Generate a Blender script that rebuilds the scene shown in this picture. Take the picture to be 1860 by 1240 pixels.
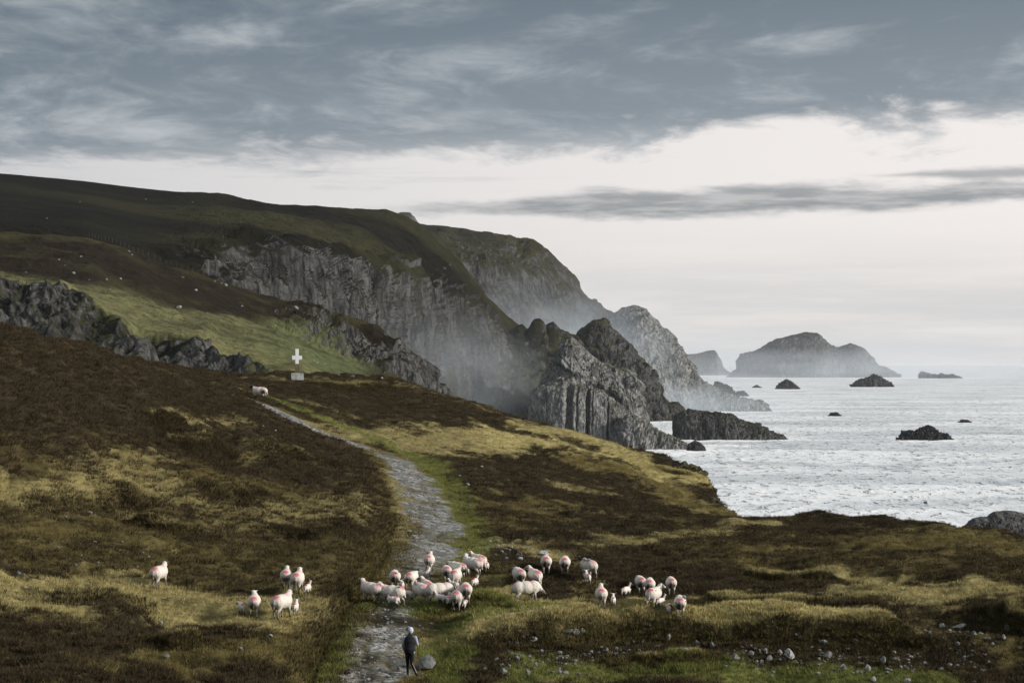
import bpy, bmesh, math, random
import numpy as np
from mathutils import Vector, Matrix
from math import radians, pi

random.seed(7)
RNG = np.random.default_rng(11)
for o in list(bpy.data.objects):
    bpy.data.objects.remove(o, do_unlink=True)
scene = bpy.context.scene
COL = scene.collection

# ------------------------------------------------------------------ camera
FPX = 4392.0            # focal length in pixels of the 1860 px wide photograph (85 mm)
CX, HOR = 930.0, 657.0  # vertical axis and sea horizon in that picture
CAMZ = 40.0             # eye height above the sea
cam_d = bpy.data.cameras.new('camera')
cam_d.sensor_width = 36.0
cam_d.lens = 36.0 * FPX / 1860.0
cam_d.shift_y = (HOR - 620.0) / 1860.0
cam_d.clip_start = 0.5
cam_d.clip_end = 120000.0
cam = bpy.data.objects.new('camera', cam_d)
COL.objects.link(cam)
cam.location = (0, 0, CAMZ)
cam.rotation_euler = (pi / 2, 0, 0)
scene.camera = cam

# ------------------------------------------------------------------ light
SUN_AZ = radians(108.0)    # to the right of the view axis
SUN_EL = radians(20.0)
world = bpy.data.worlds.new('World')
scene.world = world
world.use_nodes = True
sun_d = bpy.data.lights.new('sun', 'SUN')
sun_d.energy = 4.6
sun_d.angle = radians(10.0)
sun_d.color = (1.0, 0.93, 0.84)
sun = bpy.data.objects.new('sun', sun_d)
COL.objects.link(sun)
sdir = Vector((math.sin(SUN_AZ) * math.cos(SUN_EL), math.cos(SUN_AZ) * math.cos(SUN_EL), math.sin(SUN_EL)))
sun.rotation_euler = (-sdir).to_track_quat('-Z', 'Y').to_euler()
sun.location = (60, 60, 120)
vs = scene.view_settings
vs.view_transform = 'Standard'
vs.look = 'None'
vs.exposure = 0.0
vs.gamma = 1.0
vs.use_curve_mapping = False
scene.cycles.use_denoising = True
scene.cycles.max_bounces = 6
scene.cycles.diffuse_bounces = 2
scene.cycles.glossy_bounces = 2
scene.cycles.transmission_bounces = 2
scene.cycles.volume_bounces = 1
scene.cycles.sample_clamp_indirect = 4.0


class NT:
    """small helper around a node tree"""
    def __init__(self, tree):
        self.t = tree
        self.n = tree.nodes
        self.n.clear()

    def new(self, typ, **kw):
        nd = self.n.new(typ)
        for k, v in kw.items():
            setattr(nd, k, v)
        return nd

    def put(self, sock, v):
        if hasattr(v, 'is_linked') or isinstance(v, bpy.types.NodeSocket):
            self.t.links.new(v, sock)
        elif v is not None:
            if isinstance(v, (tuple, list)) and len(v) == 3 and len(sock.default_value) == 4:
                v = (*v, 1.0)
            sock.default_value = v

    def math(self, op, a, b=None, c=None, clamp=False):
        nd = self.new('ShaderNodeMath', operation=op, use_clamp=clamp)
        for i, v in enumerate((a, b, c)):
            if v is not None:
                self.put(nd.inputs[i], v)
        return nd.outputs[0]

    def vmath(self, op, a, b=None):
        nd = self.new('ShaderNodeVectorMath', operation=op)
        self.put(nd.inputs[0], a)
        if b is not None:
            self.put(nd.inputs[1], b)
        return nd.outputs[0]

    def comb(self, x, y, z):
        nd = self.new('ShaderNodeCombineXYZ')
        for i, v in enumerate((x, y, z)):
            self.put(nd.inputs[i], v)
        return nd.outputs[0]

    def sep(self, v):
        nd = self.new('ShaderNodeSeparateXYZ')
        self.put(nd.inputs[0], v)
        return nd.outputs

    def mix(self, f, a, b, blend='MIX'):
        nd = self.new('ShaderNodeMix', data_type='RGBA', blend_type=blend)
        self.put(nd.inputs[0], f)
        self.put(nd.inputs[6], a)
        self.put(nd.inputs[7], b)
        return nd.outputs[2]

    def fmix(self, f, a, b):
        nd = self.new('ShaderNodeMix', data_type='FLOAT')
        self.put(nd.inputs[0], f)
        self.put(nd.inputs[2], a)
        self.put(nd.inputs[3], b)
        return nd.outputs[0]

    def noise(self, vec, scale, detail=4, rough=0.55, dist=0.0, out=0, lac=2.0):
        nd = self.new('ShaderNodeTexNoise')
        self.put(nd.inputs['Vector'], vec)
        nd.inputs['Scale'].default_value = scale
        nd.inputs['Detail'].default_value = detail
        nd.inputs['Roughness'].default_value = rough
        nd.inputs['Distortion'].default_value = dist
        nd.inputs['Lacunarity'].default_value = lac
        return nd.outputs[out]

    def ramp(self, f, lo, hi):
        nd = self.new('ShaderNodeMapRange', interpolation_type='SMOOTHSTEP')
        self.put(nd.inputs[0], f)
        self.put(nd.inputs[1], lo)
        self.put(nd.inputs[2], hi)
        return nd.outputs[0]

    def curve(self, f, pts):
        nd = self.new('ShaderNodeFloatCurve')
        c = nd.mapping.curves[0]
        while len(c.points) < len(pts):
            c.points.new(0.5, 0.5)
        for p, (x, y) in zip(c.points, pts):
            p.location = (x, y)
            p.handle_type = 'AUTO'
        nd.mapping.update()
        self.put(nd.inputs[1], f)
        return nd.outputs[0]


# ------------------------------------------------------------------ sky: nishita behind a broken cloud deck
def build_sky():
    g = NT(world.node_tree)
    tc = g.new('ShaderNodeTexCoord')
    x, y, z = g.sep(tc.outputs['Generated'])
    hyp = g.math('SQRT', g.math('ADD', g.math('MULTIPLY', x, x), g.math('MULTIPLY', y, y)))
    t = g.math('DIVIDE', z, g.math('MAXIMUM', hyp, 0.001))            # tan of the elevation
    az = g.math('ARCTAN2', x, y)                                       # 0 = view axis, + = right
    sky = g.new('ShaderNodeTexSky', sky_type='NISHITA', sun_disc=False)
    sky.sun_elevation = SUN_EL
    sky.sun_rotation = SUN_AZ
    sky.air_density = 1.2
    sky.dust_density = 2.0
    nish = g.vmath('MULTIPLY', sky.outputs[0], (0.10, 0.10, 0.10))
    # high overcast veil behind the deck, brightest towards the hidden sun
    toward = g.math('COSINE', g.math('SUBTRACT', az, 0.45))
    tw = g.ramp(toward, 0.70, 1.0)
    veil = g.mix(tw, (0.56, 0.575, 0.60), (0.95, 0.90, 0.88))
    low = g.ramp(t, 0.064, 0.012)
    bandn = g.noise(g.comb(g.math('MULTIPLY', az, 5.0), g.math('MULTIPLY', t, 62.0), 0.0), 1.0, 5, 0.6)
    lowc = g.mix(g.ramp(bandn, 0.38, 0.66), (0.62, 0.62, 0.625), (0.86, 0.80, 0.75))
    veil = g.mix(g.math('MULTIPLY', low, 0.85), veil, lowc)
    base = g.mix(0.93, nish, veil)
    # cloud plane coordinates
    tz = g.math('ADD', g.math('MAXIMUM', z, 0.0), 0.13)   # curved layer: flattens towards the horizon without smearing
    px = g.math('DIVIDE', x, tz)
    py = g.math('DIVIDE', y, tz)
    pv = g.comb(g.math('ADD', px, 3.1), py, 0.0)
    warp = g.noise(pv, 1.4, 3, 0.5, out=1)
    pv2 = g.vmath('ADD', pv, g.vmath('MULTIPLY', g.vmath('SUBTRACT', warp, (0.5, 0.5, 0.5)), (0.5, 0.35, 0)))
    pv3 = g.vmath('MULTIPLY', pv2, (1.15, 0.85, 1))
    n1 = g.noise(pv3, 2.6, 8, 0.60)
    n2 = g.noise(g.vmath('ADD', pv3, (17.3, 4.2, 0)), 9.0, 7, 0.62)
    n0 = g.noise(g.vmath('ADD', pv3, (5.3, 9.2, 0)), 1.1, 4, 0.5)
    nn = g.math('ADD', g.math('ADD', g.math('MULTIPLY', n1, 0.46), g.math('MULTIPLY', n2, 0.24)), g.math('MULTIPLY', n0, 0.30))
    # lower edge of the deck: rises to the right
    edge = g.math('ADD', 0.088, g.math('MULTIPLY', az, 0.045))
    edge = g.math('MINIMUM', g.math('MAXIMUM', edge, 0.07), 0.105)
    up = g.math('SUBTRACT', t, edge)
    deck = g.math('ADD', g.math('MULTIPLY', up, 30.0), g.math('MULTIPLY', g.math('SUBTRACT', nn, 0.5), 3.2))
    cover = g.ramp(deck, -0.22, 0.28)
    # brightness inside the deck
    thin = g.ramp(nn, 0.46, 0.68)
    thin2 = g.ramp(n1, 0.50, 0.68)
    light = g.math('MULTIPLY', g.math('SUBTRACT', 1.0, g.ramp(up, -0.02, 0.10)), 0.25)
    lum = g.math('ADD', g.math('MULTIPLY', thin, 0.40), g.math('MULTIPLY', light, 1.0))
    lum = g.math('ADD', lum, g.math('MULTIPLY', thin2, 0.16))
    lum = g.math('ADD', lum, g.math('MULTIPLY', tw, 0.06))
    lum = g.math('ADD', lum, g.math('MULTIPLY', g.ramp(t, 0.12, 1.3), 0.75), clamp=True)   # overcast brightens towards the zenith
    deckc = g.mix(lum, (0.088, 0.136, 0.180), (0.66, 0.69, 0.715))
    col = g.mix(cover, base, deckc)
    # long flat cloud bank lying in the clear band
    wob = g.noise(g.comb(g.math('MULTIPLY', az, 22.0), g.math('MULTIPLY', t, 95.0), 3.0), 1.0, 6, 0.62)
    wob = g.math('SUBTRACT', wob, 0.5)
    ctr = g.math('ADD', 0.0655, g.math('MULTIPLY', g.math('SUBTRACT', az, 0.06), 0.024))
    hh = g.math('MULTIPLY', g.ramp(az, -0.075, 0.05), 0.0062)
    hh = g.math('MULTIPLY', hh, g.fmix(g.ramp(az, 0.10, 0.26), 1.0, 0.55))
    dd = g.math('ABSOLUTE', g.math('ADD', g.math('SUBTRACT', t, ctr), g.math('MULTIPLY', wob, 0.0135)))
    bank = g.ramp(g.math('SUBTRACT', hh, dd), -0.0020, 0.0036)
    bank = g.math('MULTIPLY', bank, g.fmix(g.ramp(g.noise(g.comb(g.math('MULTIPLY', az, 30.0), g.math('MULTIPLY', t, 260.0), 6.0), 1.0, 6, 0.6), 0.35, 0.60), 0.62, 1.0))
    bank = g.math('MULTIPLY', bank, g.ramp(az, -0.085, -0.03))
    bankc = g.mix(g.ramp(g.math('SUBTRACT', t, ctr), -0.008, 0.006), (0.22, 0.245, 0.262), (0.28, 0.30, 0.318))
    col = g.mix(g.math('MULTIPLY', bank, 0.9), col, bankc)
    ctr2 = g.math('ADD', 0.0765, g.math('MULTIPLY', wob, 0.006))
    b2 = g.ramp(g.math('SUBTRACT', g.math('MULTIPLY', g.ramp(az, 0.13, 0.20), 0.0026), g.math('ABSOLUTE', g.math('SUBTRACT', t, ctr2))), -0.0012, 0.002)
    col = g.mix(g.math('MULTIPLY', g.math('MULTIPLY', b2, g.ramp(az, 0.13, 0.17)), 0.75), col, bankc)
    # thin streaks in the clear band
    st = g.noise(g.comb(g.math('MULTIPLY', az, 7.0), g.math('MULTIPLY', t, 150.0), 9.0), 1.0, 5, 0.6)
    stm = g.math('MULTIPLY', g.ramp(st, 0.52, 0.72), g.ramp(g.math('ABSOLUTE', g.math('SUBTRACT', t, 0.078)), 0.012, 0.0))
    stm = g.math('MULTIPLY', stm, g.ramp(az, 0.06, -0.1))
    col = g.mix(g.math('MULTIPLY', stm, 0.7), col, (0.36, 0.385, 0.405))
    bg = g.new('ShaderNodeBackground')
    g.put(bg.inputs[0], col)
    bg.inputs[1].default_value = 1.0
    out = g.new('ShaderNodeOutputWorld')
    g.t.links.new(bg.outputs[0], out.inputs[0])


build_sky()

# ------------------------------------------------------------------ numpy noise
def _h(ix, iy, iz, seed):
    h = (ix.astype(np.uint32) * np.uint32(374761393) + iy.astype(np.uint32) * np.uint32(668265263)
         + iz.astype(np.uint32) * np.uint32(2147483647) + np.uint32((seed * 974711 + 12345) & 0xffffffff))
    h = (h ^ (h >> np.uint32(13))) * np.uint32(1274126177)
    h = h ^ (h >> np.uint32(16))
    h = h * np.uint32(2246822519)
    h = h ^ (h >> np.uint32(15))
    return h.astype(np.float32) / np.float32(4294967295.0)


def vnoise(p, seed=0):
    """value noise in -1..1, p (N,2) or (N,3)"""
    p = np.asarray(p, np.float64)
    i = np.floor(p).astype(np.int64)
    f = (p - i).astype(np.float32)
    f = f * f * f * (f * (f * 6 - 15) + 10)
    ix, iy = i[:, 0], i[:, 1]
    z0 = np.zeros_like(ix)
    if p.shape[1] == 2:
        a = _h(ix, iy, z0, seed); b = _h(ix + 1, iy, z0, seed)
        c = _h(ix, iy + 1, z0, seed); d = _h(ix + 1, iy + 1, z0, seed)
        r = (a * (1 - f[:, 0]) + b * f[:, 0]) * (1 - f[:, 1]) + (c * (1 - f[:, 0]) + d * f[:, 0]) * f[:, 1]
        return r * 2 - 1
    iz = i[:, 2]
    r = 0
    for dz in (0, 1):
        wz = f[:, 2] if dz else 1 - f[:, 2]
        a = _h(ix, iy, iz + dz, seed); b = _h(ix + 1, iy, iz + dz, seed)
        c = _h(ix, iy + 1, iz + dz, seed); d = _h(ix + 1, iy + 1, iz + dz, seed)
        r = r + wz * ((a * (1 - f[:, 0]) + b * f[:, 0]) * (1 - f[:, 1]) + (c * (1 - f[:, 0]) + d * f[:, 0]) * f[:, 1])
    return r * 2 - 1


ROT = np.array([[0.80, 0.60, 0.0], [-0.60, 0.80, 0.0], [0, 0, 1.0]])
ROT3 = np.array([[0.36, 0.48, -0.8], [-0.8, 0.60, 0.0], [0.48, 0.64, 0.60]])


def fbm(p, scale=1.0, octv=4, gain=0.5, seed=0, ridged=False):
    p = np.asarray(p, np.float64) * scale
    R = ROT3 if p.shape[1] == 3 else ROT[:2, :2]
    out = np.zeros(len(p), np.float32)
    a, tot = 1.0, 0.0
    for k in range(octv):
        n = vnoise(p, seed + 31 * k)
        if ridged:
            n = 1 - 2 * np.abs(n)
        out += a * n
        tot += a
        a *= gain
        p = p @ R.T * 2.03 + 7.13
    return out / tot


def worley(p, scale=1.0, seed=0):
    """per-cell random value of the nearest feature point and F2-F1 (3D)"""
    p = np.asarray(p, np.float64) * scale
    i = np.floor(p).astype(np.int64)
    d1 = np.full(len(p), 1e9); d2 = np.full(len(p), 1e9); val = np.zeros(len(p))
    for dx in (-1, 0, 1):
        for dy in (-1, 0, 1):
            for dz in (-1, 0, 1):
                c = i + np.array([dx, dy, dz])
                q = np.stack([_h(c[:, 0], c[:, 1], c[:, 2], seed + s) for s in (1, 2, 3)], 1)
                dd = ((c + q - p) ** 2).sum(1)
                v = _h(c[:, 0], c[:, 1], c[:, 2], seed + 9)
                near = dd < d1
                d2 = np.where(near, d1, np.minimum(d2, dd))
                val = np.where(near, v, val)
                d1 = np.where(near, dd, d1)
    return val, np.sqrt(d2) - np.sqrt(d1)


def sstep(x, a, b):
    t = np.clip((x - a) / (b - a), 0, 1)
    return t * t * (3 - 2 * t)


# ------------------------------------------------------------------ mesh helpers
def W(px, py, D):
    """world point seen at picture position (px, py) at distance D along the view axis"""
    return np.array([(px - CX) / FPX * D, D, CAMZ - (py - HOR) / FPX * D])


def mesh_np(name, V, F, mat=None, smooth=True, colors=None, attrs=None):
    me = bpy.data.meshes.new(name)
    V = np.asarray(V, np.float32)
    F = np.asarray(F, np.int32)
    k = F.shape[1]
    me.vertices.add(len(V))
    me.vertices.foreach_set('co', V.ravel())
    me.loops.add(F.size)
    me.loops.foreach_set('vertex_index', F.ravel())
    me.polygons.add(len(F))
    me.polygons.foreach_set('loop_start', np.arange(0, F.size, k, dtype=np.int32))
    me.polygons.foreach_set('use_smooth', np.full(len(F), smooth, bool))
    if colors is not None:
        ca = me.color_attributes.new('col', 'FLOAT_COLOR', 'POINT')
        c4 = np.ones((len(V), 4), np.float32)
        c4[:, :colors.shape[1]] = colors
        ca.data.foreach_set('color', c4.ravel())
    for k2, a in (attrs or {}).items():
        at = me.attributes.new(k2, 'FLOAT', 'POINT')
        at.data.foreach_set('value', np.asarray(a, np.float32))
    me.update(calc_edges=True)
    me.validate()
    if mat:
        me.materials.append(mat)
    return me


def link(name, me, parent=None, kind=None, label=None, cat=None, group=None):
    o = bpy.data.objects.new(name, me)
    COL.objects.link(o)
    if parent is not None:
        o.parent = parent
    if kind:
        o['kind'] = kind
    if label:
        o['label'] = label
    if cat:
        o['category'] = cat
    if group:
        o['group'] = group
    return o


def grid_faces(nr, nc):
    a = (np.arange(nr - 1)[:, None] * nc + np.arange(nc - 1)[None, :]).ravel()
    return np.stack([a, a + 1, a + nc + 1, a + nc], 1)


def grid_normals(P):
    du = np.gradient(P, axis=1)
    dv = np.gradient(P, axis=0)
    n = np.cross(du, dv)
    n /= np.maximum(np.linalg.norm(n, axis=2, keepdims=True), 1e-9)
    return n


# ------------------------------------------------------------------ materials
def new_mat(name):
    m = bpy.data.materials.new(name)
    m.use_nodes = True
    g = NT(m.node_tree)
    out = g.new('ShaderNodeOutputMaterial')
    b = g.new('ShaderNodeBsdfPrincipled')
    g.t.links.new(b.outputs[0], out.inputs[0])
    b.inputs['Specular IOR Level'].default_value = 0.05
    b.inputs['Roughness'].default_value = 0.9
    return m, g, b


def bump(g, b, h, dist, strength=1.0):
    bp = g.new('ShaderNodeBump')
    bp.inputs['Strength'].default_value = strength
    bp.inputs['Distance'].default_value = dist
    g.put(bp.inputs['Height'], h)
    g.t.links.new(bp.outputs[0], b.inputs['Normal'])


def pos(g):
    return g.new('ShaderNodeNewGeometry').outputs['Position']


def attr(g, name):
    return g.new('ShaderNodeAttribute', attribute_name=name)


def mat_attr_color(name, rough=0.9, var=0.0, vscale=3.0, trans=0.0):
    m, g, b = new_mat(name)
    c = attr(g, 'col').outputs['Color']
    if var:
        n = g.noise(pos(g), vscale, 3)
        c = g.mix(g.math('MULTIPLY', n, var), c, (0.0, 0.0, 0.0))
    g.put(b.inputs['Base Color'], c)
    b.inputs['Roughness'].default_value = rough
    return m


def mat_ground():
    m, g, b = new_mat('moor_ground')
    p = pos(g)
    c = attr(g, 'col').outputs['Color']
    n = g.noise(p, 1.3, 6, 0.65)
    n2 = g.noise(p, 9.0, 4, 0.6)
    c = g.mix(g.math('MULTIPLY', g.ramp(n, 0.55, 0.35), 0.45), c, (0.020, 0.015, 0.009))
    c = g.mix(g.math('MULTIPLY', g.ramp(n2, 0.5, 0.75), 0.25), c, (0.17, 0.14, 0.06))
    tr = attr(g, 'track').outputs['Fac']
    n3 = g.noise(p, 5.0, 5, 0.7)
    n4 = g.noise(p, 1.1, 4, 0.6)
    gravel = g.mix(g.ramp(n3, 0.36, 0.66), (0.050, 0.046, 0.038), (0.47, 0.46, 0.44))
    gravel = g.mix(g.math('MULTIPLY', g.ramp(n4, 0.56, 0.42), 0.75), gravel, (0.045, 0.042, 0.026))
    c = g.mix(tr, c, gravel)
    g.put(b.inputs['Base Color'], c)
    g.put(b.inputs['Roughness'], g.fmix(tr, 0.95, g.fmix(g.ramp(n4, 0.40, 0.60), 0.22, 0.65)))
    g.put(b.inputs['Specular IOR Level'], g.fmix(tr, 0.04, 0.5))
    bump(g, b, g.math('ADD', g.noise(p, 5.0, 6, 0.7), g.math('MULTIPLY', n3, 0.3)), 0.16, 0.8)
    return m


def mat_rocky(name, rock_a, rock_b, veg_a, veg_b, scale=0.05, lo=0.50, hi=0.75, use_col=False, patch=0.35, strat=0.3, crack=1.0, tilt=0.0):
    """cliff material: bare jointed rock where steep, grass and heath where it flattens"""
    m, g, b = new_mat(name)
    geo = g.new('ShaderNodeNewGeometry')
    p0 = geo.outputs['Position']
    rot = g.new('ShaderNodeVectorRotate', rotation_type='AXIS_ANGLE')
    rot.inputs['Axis'].default_value = (0, 1, 0)
    rot.inputs['Angle'].default_value = tilt
    g.put(rot.inputs['Vector'], p0)
    p = rot.outputs[0]
    nz = g.sep(geo.outputs['Normal'])[2]
    nA = g.noise(p, scale, 6, 0.62)
    nB = g.noise(p, scale * 6, 6, 0.68)
    nC = g.noise(g.vmath('MULTIPLY', p, (1, 1, 0.13)), scale * 5.0, 7, 0.70, 0.25)      # stains running down the face
    nD = g.noise(g.vmath('MULTIPLY', p, (1, 1, 0.3)), scale * 16, 5, 0.7, 0.3)
    wp = g.vmath('ADD', p, g.vmath('MULTIPLY', g.vmath('SUBTRACT', g.noise(p, scale * 3, 3, 0.6, out=1), (0.5, 0.5, 0.5)), (0.10 / scale, 0.10 / scale, 0.10 / scale)))
    vo = g.new('ShaderNodeTexVoronoi', feature='DISTANCE_TO_EDGE')
    g.put(vo.inputs['Vector'], g.vmath('MULTIPLY', wp, (1, 1, 0.42)))
    vo.inputs['Scale'].default_value = scale * 4.2
    vo2 = g.new('ShaderNodeTexVoronoi', feature='DISTANCE_TO_EDGE')
    g.put(vo2.inputs['Vector'], g.vmath('MULTIPLY', wp, (0.55, 0.55, 1.5)))
    vo2.inputs['Scale'].default_value = scale * 7.5
    ck = g.math('MINIMUM', g.ramp(vo.outputs[0], 0.0, 0.10), g.ramp(vo2.outputs[0], -0.04, 0.09))
    st = g.noise(g.vmath('MULTIPLY', p, (0.12, 0.12, 1.6)), scale * 5.0, 5, 0.7, 0.3)
    rf = g.math('ADD', g.math('MULTIPLY', nC, 0.5), g.math('MULTIPLY', nD, 0.5))
    rock = g.mix(g.ramp(rf, 0.40, 0.60), rock_a, rock_b)
    rock = g.mix(g.math('MULTIPLY', g.ramp(st, 0.53, 0.40), strat), rock, tuple(v * 0.35 for v in rock_a))
    rock = g.mix(g.math('MULTIPLY', g.ramp(nA, 0.48, 0.66), 0.55), rock, tuple(v * 0.6 for v in rock_a))
    rock = g.mix(g.math('MULTIPLY', g.math('SUBTRACT', 1.0, ck), 0.40 * crack), rock, tuple(v * 0.25 for v in rock_a))
    veg = g.mix(g.ramp(nA, 0.38, 0.60), veg_a, veg_b)
    veg = g.mix(g.math('MULTIPLY', g.ramp(nB, 0.52, 0.36), 0.6), veg, tuple(v * 0.4 for v in veg_a))
    if use_col:
        cat = attr(g, 'col').outputs['Color']
        veg = g.mix(g.math('MULTIPLY', g.ramp(nB, 0.58, 0.36), 0.55), cat, (0.010, 0.010, 0.007))
        veg = g.mix(g.math('MULTIPLY', g.ramp(nA, 0.46, 0.66), 0.3), veg, veg_b)
    w = g.math('ADD', nz, g.math('MULTIPLY', g.math('SUBTRACT', nB, 0.5), patch * 2))
    w = g.math('ADD', w, g.math('MULTIPLY', g.math('SUBTRACT', nA, 0.5), patch))
    if use_col:
        w = g.math('SUBTRACT', w, attr(g, 'bare').outputs['Fac'])
    vf = g.ramp(w, lo, hi)
    col = g.mix(vf, rock, veg)
    g.put(b.inputs['Base Color'], col)
    b.inputs['Roughness'].default_value = 0.9
    h = g.math('ADD', g.math('MULTIPLY', nB, 0.5), g.math('MULTIPLY', nD, 0.45))
    h = g.math('ADD', h, g.math('MULTIPLY', st, strat * 0.6))
    h = g.math('ADD', h, g.math('MULTIPLY', g.math('MULTIPLY', ck, 0.30 * crack), g.math('SUBTRACT', 1.0, vf)))
    bump(g, b, h, 0.10 / scale, 0.8)
    return m


def plain(name, col, rough=0.8, var=0.25, vscale=6.0, spec=0.25, dark=None, bumpd=0.0):
    m, g, b = new_mat(name)
    p = g.new('ShaderNodeTexCoord').outputs['Object']
    n = g.noise(p, vscale, 5, 0.6)
    d = dark or tuple(c * 0.5 for c in col)
    g.put(b.inputs['Base Color'], g.mix(g.math('MULTIPLY', g.ramp(n, 0.62, 0.34), min(1, var * 2)), col, d))
    b.inputs['Roughness'].default_value = rough
    b.inputs['Specular IOR Level'].default_value = spec
    if bumpd:
        bump(g, b, g.noise(p, vscale * 3, 4), bumpd)
    return m


def mat_sea():
    m, g, b = new_mat('sea_water')
    p = pos(g)
    foam = attr(g, 'foam').outputs['Fac']
    n1 = g.noise(g.vmath('MULTIPLY', p, (1.2, 0.4, 1)), 0.022, 7, 0.66, 0.9)
    n2 = g.noise(g.vmath('MULTIPLY', p, (1.4, 0.45, 1)), 0.14, 6, 0.7, 0.8)
    n3 = g.noise(p, 0.9, 4, 0.7)
    f = g.math('ADD', g.math('MULTIPLY', n1, 0.6), g.math('MULTIPLY', n2, 0.4))
    f = g.math('ADD', f, g.math('MULTIPLY', foam, 0.42))
    fm = g.math('MULTIPLY', g.ramp(f, 0.34, 0.50), g.ramp(n3, 0.25, 0.60))
    fm = g.math('ADD', fm, g.math('MULTIPLY', g.ramp(foam, 0.55, 0.9), g.ramp(n2, 0.3, 0.55)), clamp=True)
    fl = g.noise(g.vmath('MULTIPLY', p, (1.0, 0.30, 1)), 0.40, 3, 0.55, 0.6)
    fl = g.math('MULTIPLY', g.ramp(fl, 0.60, 0.68), g.ramp(g.noise(p, 0.03, 3), 0.40, 0.62))   # dark flecks: wave faces that reflect less sky, painted into the colour
    fm = g.math('MULTIPLY', fm, g.math('SUBTRACT', 1.0, fl))
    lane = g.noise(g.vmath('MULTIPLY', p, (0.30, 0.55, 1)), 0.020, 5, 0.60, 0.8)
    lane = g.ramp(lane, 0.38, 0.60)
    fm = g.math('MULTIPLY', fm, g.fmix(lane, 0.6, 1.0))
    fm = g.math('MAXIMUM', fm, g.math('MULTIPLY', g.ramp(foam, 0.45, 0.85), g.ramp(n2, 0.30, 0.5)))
    base = g.mix(lane, (0.40, 0.45, 0.485), (0.74, 0.77, 0.79))  # reflected sky painted into a near-white base, swell lanes lighter and darker
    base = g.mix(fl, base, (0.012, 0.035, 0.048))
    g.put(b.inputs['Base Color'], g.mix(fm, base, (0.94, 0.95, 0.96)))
    g.put(b.inputs['Roughness'], g.fmix(fm, 0.15, 0.7))
    b.inputs['IOR'].default_value = 1.34
    b.inputs['Specular IOR Level'].default_value = 0.5
    w1 = g.noise(g.vmath('MULTIPLY', p, (1.3, 0.55, 1)), 0.17, 5, 0.58, 0.5)
    w2 = g.noise(g.vmath('MULTIPLY', p, (1.0, 0.5, 1)), 0.75, 4, 0.6)
    h = g.math('ADD', g.math('MULTIPLY', w1, 1.2), g.math('MULTIPLY', w2, 0.3))
    cr = g.ramp(w1, 0.52, 0.72)
    h = g.math('ADD', h, g.math('MULTIPLY', g.math('MULTIPLY', cr, cr), 14.0))
    bump(g, b, h, 0.28, 1.0)
    return m


M_GROUND = mat_ground()
M_VEG = mat_attr_color('vegetation', 0.95)
M_MOUNT = mat_rocky('mountain_cliff', (0.020, 0.021, 0.022), (0.105, 0.105, 0.103), (0.014, 0.014, 0.009), (0.032, 0.031, 0.015), 0.030,
                    0.44, 0.62, use_col=True, strat=0.10, crack=0.55, patch=0.55)
M_HEAD = mat_rocky('headland_cliff', (0.016, 0.017, 0.018), (0.115, 0.113, 0.108), (0.022, 0.024, 0.012), (0.075, 0.072, 0.030), 0.06,
                   0.42, 0.60, use_col=True, strat=0.1, crack=0.5, patch=0.6)
M_CRAG = mat_rocky('crag_rock', (0.090, 0.093, 0.094), (0.31, 0.31, 0.30), (0.036, 0.036, 0.018), (0.070, 0.070, 0.030), 0.045, 0.66, 0.90, strat=0.25, tilt=0.35)
M_DARK = mat_rocky('dark_crag_rock', (0.034, 0.036, 0.038), (0.115, 0.115, 0.112), (0.024, 0.024, 0.014), (0.050, 0.050, 0.024), 0.035, 0.60, 0.84, strat=0.25, tilt=0.25)
M_WET = mat_rocky('wet_rock', (0.024, 0.025, 0.027), (0.09, 0.09, 0.09), (0.04, 0.042, 0.032), (0.08, 0.08, 0.07), 0.09, 0.80, 1.1)
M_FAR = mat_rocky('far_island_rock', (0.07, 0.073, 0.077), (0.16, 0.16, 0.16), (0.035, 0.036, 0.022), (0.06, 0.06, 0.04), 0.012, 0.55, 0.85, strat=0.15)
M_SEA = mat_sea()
M_STONE = plain('pale_stone', (0.42, 0.425, 0.43), 0.85, 0.4, 3.5, dark=(0.10, 0.10, 0.095), bumpd=0.03)
M_STONE2 = plain('grey_stone', (0.20, 0.205, 0.205), 0.85, 0.4, 3.0, dark=(0.09, 0.09, 0.075), bumpd=0.03)

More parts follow.
